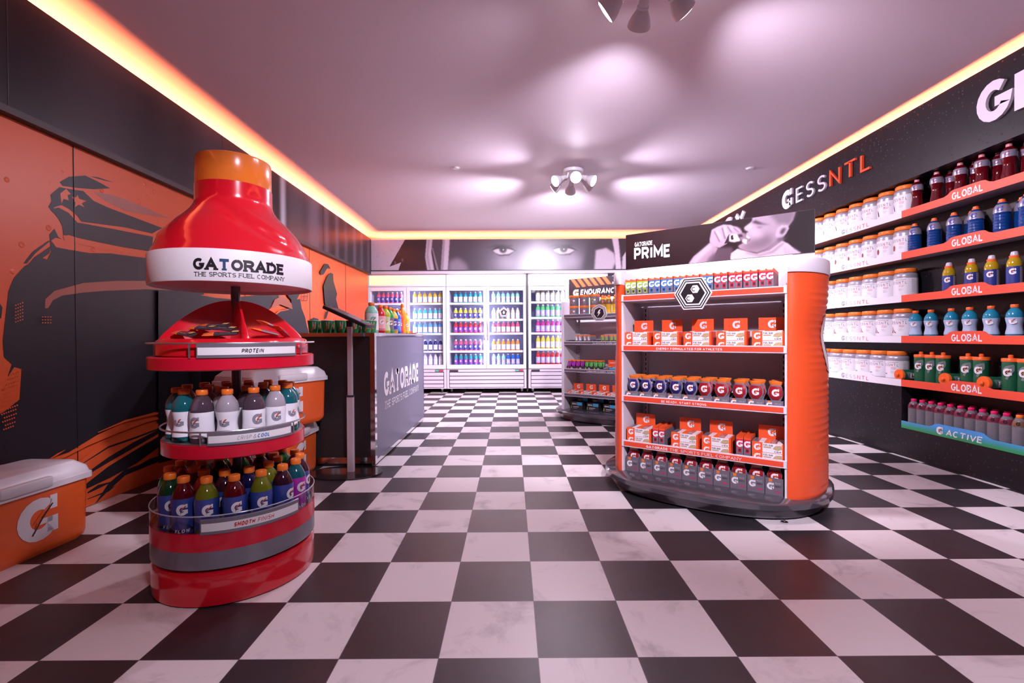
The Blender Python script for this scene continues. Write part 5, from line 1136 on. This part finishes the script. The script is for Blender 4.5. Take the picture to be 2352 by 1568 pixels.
# ---------------------------------------------------------------- round display stand shaped like a bottle
def display():
    cx, cy = -1.169, 1.969; e = empty('bottle_display_stand', (cx, cy, 0)); n = 72
    def L(name, pr, m, par=e, **k): return MB().lathe(pr, m, n, cap=pr[0] != pr[-1]).build(name, par)
    L('base', [(.285, 0), (.2955, .006), (.2965, .02), (.2965, .112), (.292, .124), (.28, .131), (.262, .134)], RED)
    gb = mat('grey_metallic_band', (.22, .21, .25), .35, metal=.4)
    L('base_collar', [(.27, .134), (.27, .142)], DARK)
    L('grey_band', [(.2985, .14), (.2985, .206), (.29, .206), (.29, .14)], gb); L('red_band', [(.299, .206), (.299, .272), (.291, .272), (.291, .206)], REDB)
    L('tier_floor', [(.29, .214), (.29, .2415)], SILV)
    def rim(r, z0, z1):
        b = MB(); b.lathe([(r, z0), (r, z1), (r - .003, z1), (r - .003, z0), (r, z0)], CLEAR, n, cap=False); a = b.build('acrylic_rim', e)
        MB().tube([(r * cos(2 * pi * i / n), r * sin(2 * pi * i / n), z1) for i in range(n)], .0022, mat('rim_edge', (.5, .5, .56), .2, coat=.5), 6, closed=True).build('rim_edge', a)
    rim(.2985, .272, .336)
    L('tier_plate', [(.255, .530), (.261, .534), (.261, .583), (.255, .585)], REDB); L('tier_floor', [(.257, .5852), (.257, .588)], SILV)
    L('tier_plate', [(.296, .862), (.302, .866), (.302, .908), (.296, .912)], REDB)
    def rail(r, z0, z1, a0, a1, sa, ea, txt, tm, th):
        p = [(r * cos(radians(a)), r * sin(radians(a)), z1) for a in range(0, 360, 5)]
        ra = MB().tube(p, .0035, SILV, 8, closed=True).build('rail', e)
        for a in (a0, a1, a0 - 90, a1 + 90, 90): MB().tube([(r * cos(radians(a)), r * sin(radians(a)), z0), (r * cos(radians(a)), r * sin(radians(a)), z1)], .0033, SILV, 8).build('post', ra)
        holder(r, z0, z1, sa, ea, txt)
    def holder(r, z0, z1, sa, ea, txt):
        k = 28; rs = []
        for rr, z in ((r + .004, z0), (r + .004, z1 - .003), (r, z1), (r, z0)): rs.append([(rr * cos(radians(sa + (ea - sa) * i / k)), rr * sin(radians(sa + (ea - sa) * i / k)), z) for i in range(k + 1)])
        hb = MB().rings(rs + [rs[0]], gb, cap=False, close=False).build('sign_holder', e)
        h = z1 - z0; b = MB(); w0, w1 = z0 + h * .2, z0 + h * .72; F = lambda o: (lambda u, v: ((r + .004 + o) * cos(radians(sa) + u / r), (r + .004 + o) * sin(radians(sa) + u / r), z0 + v))
        Lg = radians(ea - sa) * r; b.stroke([(.004, (w0 + w1) / 2 - z0), (Lg - .006, (w0 + w1) / 2 - z0)], w1 - w0, WHITE, F(.0008), .01)
        c = b.build('sign_card', hb); t = MB()
        for s_, m, u0, wd, thk in txt: text(t, s_, m, F(.0018), (w1 - w0) * .56, wd, thk, it=.18, x0=u0, y0=w0 - z0 + (w1 - w0) * .22, step=.5)
        t.build('lettering', c)
    rail(.303, .91, .963, -88, -10, -83, -16.5, [('PROTEIN', BLACK, radians(26.8) * .303, .072, .2)], 0, 0)
    rail(.262, .583, .634, -86, -9, -80.4, -12.7, [('CRISP', GREYINK, radians(21) * .262, .046, .13), ('&', GREYINK, radians(32.3) * .262, .011, .13), ('COOL', BLUEINK, radians(35.6) * .262, .044, .24)], 0, 0)
    holder(.299, .27, .326, -82.3, -14.3, [('SMOOTH', REDINK, radians(20.4) * .3, .066, .26), ('FINISH', REDINK, radians(35) * .3, .056, .13)])
    MB().lathe([(.018, .13), (.018, 1.2)], mat('pole_dark', (.12, .12, .14), .25, metal=.7), 24).build('pole', e)
    # protein tray with dividers
    tb = L('bar_tray', [(.272, .912), (.28, .918), (.28, .955), (.274, .972), (.262, .980), (.25, .978), (.243, .968), (.238, .945), (.05, .94), (.018, .94)], RED)
    for a in (-52, 38):
        for s in (0, 180):
            pts = []; k = 16
            for i in range(k + 1): t = i / k; pts.append((.012 + .256 * t, .972 + .168 * (cos(t * pi / 2) ** .85)))
            q = MB(); R_ = Matrix.Rotation(radians(a + s), 3, 'Z'); rs = []
            for x, z in pts:
                wz = lambda f: .010 + .022 * f
                rs.append([tuple(R_ @ Vector((x, y, zz))) for y, zz in ((-wz(1), .94), (-wz(.35), .94 + (z - .94) * .35), (-wz(0), .94 + (z - .94) * .85), (-.004, z), (.004, z), (wz(0), .94 + (z - .94) * .85), (wz(.35), .94 + (z - .94) * .35), (wz(1), .94))])
            q.rings(rs, RED); q.build('divider', tb, angle=60)
    # hood
    hd = L('white_band', [(.2975, 1.19), (.2985, 1.192), (.2985, 1.306), (.2975, 1.308), (.294, 1.308), (.294, 1.19), (.2975, 1.19)], WHITE)
    pr = [(.296, 1.306), (.292, 1.314), (.2875, 1.325), (.279, 1.348), (.262, 1.383), (.24, 1.417), (.212, 1.45), (.183, 1.478), (.163, 1.500), (.15, 1.520), (.1435, 1.538), (.1425, 1.55), (.1425, 1.607)]
    zz = np.linspace(1.306, 1.607, 46); rr = np.interp(zz, [p[1] for p in pr], [p[0] for p in pr]); m = MB(); rs = []; N_ = 160
    for r_, z in zip(rr, zz):
        f = max(0, min(1, (z - 1.33) / .05)) * max(0, min(1, (1.53 - z) / .06)); ring = []
        for i in range(N_):
            a = 360 * i / N_; ph = (a - 205 + (z - 1.33) * 330) % 120; k = 0
            if ph < 34: k = -.016 * f * (.5 - .5 * cos(2 * pi * ph / 34)) 
            elif ph < 44: k = .004 * f * sin(pi * (ph - 34) / 10)
            rad = r_ + k; ring.append((rad * cos(radians(a)), rad * sin(radians(a)), z))
        rs.append(ring)
    m.rings(rs, RED, cap=False); dm = m.build('red_dome', e, angle=70)
    L('hood_underside', [(.294, 1.205), (.29, 1.21), (.02, 1.212)], mat('underside', (.85, .34, .40), .6), par=dm)
    L('bottle_cap', [(.139, 1.598), (.1405, 1.6), (.1405, 1.712), (.138, 1.722), (.128, 1.726)], mat('cap_orange_gloss', (.9, .22, .03), .22, coat=.6))
    t = MB(); a0 = radians(-84.8); F = lambda u, v: (.2996 * cos(a0 + u / .2985), .2996 * sin(a0 + u / .2985), v); Wd = radians(59.4) * .2985
    text(t, 'GATORADE', BLACK, lambda u, v: F(u, 1.229 + v), .042, Wd, .25, slab=True, gap=.12, step=.3, mats={2: mat('t_blue', (.02, .06, .14), .4)}); text(t, 'THE SPORTS FUEL COMPANY', BLACK, lambda u, v: F(u, 1.2055 + v), .0155, Wd, .13, slab=True, gap=.12, step=.5)
    t.build('lettering', hd)
    return tag(e, 'tall red round display stand shaped like a sports bottle with orange cap', 'display stand')
display()
DC = (-1.169, 1.969)
def dpos(r, a): return (DC[0] + r * cos(radians(a)), DC[1] + r * sin(radians(a)))
def cool(c, prof='waist', lab=PALE): return bottle('drink_bottle', .198, .040, prof, liq(c), lab, mat('cap_dark_orange', (.75, .16, .02), .35), (.1, .58), n=28, lg=.62, lx=-.1, cr=.5, patch=None, logo=mat('ink_slate', (.25, .24, .3)))
cols = [('teal', 'waist'), ('dusk', 'gallon'), ('frost', 'waist'), ('dusk', 'gallon'), ('frost', 'sport'), ('teal', 'waist')]
ang = (-118, -93, -68, -43, -18, 7)
nm = {'teal': 'teal', 'dusk': 'dusky purple', 'frost': 'frosty clear'}
for i, a in enumerate(ang):
    c, p = cols[i]; x, y = dpos(.205, a)
    place('cl' + c + p, cool(c, p), (x, y, .5885), radians(31 + .35 * (a + 59) + random.uniform(-22, 22)), '%s drink bottle with white label, %s of the front ring on the middle tier' % (nm[c], nth(i, 6)), 'bottle', None)
for i, a in enumerate((-143, 32, 57, 82, 107, 132, 157, 182, -155 + 360)):
    if i == 8: continue
    c = ('teal', 'teal', 'frost', 'teal', 'dusk', 'frost', 'dusk', 'frost')[i]; x, y = dpos(.205, a)
    place('cl' + c + 'waist', cool(c, 'waist'), (x, y, .5885), radians(a + 90), '%s drink bottle with white label, %s of the far ring on the middle tier' % (nm[c], ORD[i]), 'bottle', None)
for i, a in enumerate((-130, -85, -40, 5, 50, 95, 140, 185)):
    c = ('frost', 'frost', 'dusk', 'teal', 'teal', 'frost', 'frost', 'dusk')[i]; x, y = dpos(.108, a)
    place('cl' + c + 'waist', cool(c, 'waist'), (x, y, .5885), radians(a + 90), '%s drink bottle near the pole on the middle tier, %s of the inner ring' % (nm[c], ORD[i]), 'bottle', None)
FL = mat('label_flow_blue', (.03, .06, .3), .3, coat=.3); FM = mat('label_flow_violet', (.45, .02, .4), .3, coat=.3)
def flow(c, lab=None, prof='sport'): return bottle('drink_bottle', .222, .0405, prof, liq(c), lab or FL, ORCAP, (.07, .66), n=28, lg=.70, cr=.5, lx=.1, txt='FLOW')
n2 = {'deepgreen': 'dark green', 'wine': 'wine red', 'lime': 'lime yellow', 'plum': 'plum', 'teal': 'teal green', 'green': 'green', 'purple': 'purple', 'navy': 'dark blue', 'magenta': 'magenta', 'red': 'red'}
ring1 = [('deepgreen', -128), ('wine', -106), ('lime', -84), ('wine', -62), ('lime', -40), ('plum', -18), ('teal', 4), ('plum', 26)]
for i, (c, a) in enumerate(ring1):
    x, y = dpos(.24, a); place('fl' + c, flow(c, FM if c == 'teal' else None), (x, y, .2425), radians(31 + .35 * (a + 59) + random.uniform(-25, 25)), '%s drink bottle with dark label, %s of front ring on the bottom tier' % (n2[c], nth(i, 8)), 'bottle', None)
for i, a in enumerate((48, 70, 92, 114, 136, 158, 180, 202, 220)):
    c = ('magenta', 'green', 'plum', 'wine', 'green', 'plum', 'wine', 'green', 'wine')[i]
    if i == 8: continue
    x, y = dpos(.24, a); place('fl' + c, flow(c), (x, y, .2425), radians(a + 90), '%s drink bottle with dark label, %s of far ring on the bottom tier' % (n2[c], ORD[i]), 'bottle', None)
for i, a in enumerate((-140, -108, -76, -44, -12, 20, 52, 84, 116, 148, 180)):
    c = ('wine', 'red', 'plum', 'navy', 'lime', 'deepgreen', 'plum', 'wine', 'green', 'plum', 'red')[i]; x, y = dpos(.152, a)
    place('fl' + c, flow(c), (x, y, .2425), radians(a + 90), '%s drink bottle, %s of the inner ring on the bottom tier' % (n2[c], ORD[i]), 'bottle', None)
# bars in the tray quarters
bp = [(-72, .2, .012, 0, 'BARD'), (-116, .2, .014, 0, 'BARD'), (-78, .15, .034, -14, 'BARD'), (-106, .15, .036, 2, 'BARD'), (-94, .125, .045, 4, 'BARD'), (-26, .182, .014, 62, 'BARS'), (10, .178, .016, 92, 'BARS'), (-8, .155, .042, 76, 'BARS')]
for i, (a, r_, dz, ro, k) in enumerate(bp):
    x, y = dpos(r_, a); dk = k == 'BARD'; base = a + 90 if dk else 0
    place('bar' + k, bar(BARD if dk else BARS, BARO, (.13, .036, .014)), (x, y, .974 + dz + (.012 if not dk else .006)), 0, '%s wrapped protein bar in the red tray under the bottle hood, %s of its pile' % ('dark' if dk else 'silver', ('first', 'second', 'third', 'fourth', 'fifth')[i % 5]), 'snack bar', ('dark' if dk else 'silver') + ' protein bars in the red tray', tilt=(radians(18 if dk else 10), radians(random.uniform(-8, 8) + (0 if dk else 18)), radians(base + ro)))
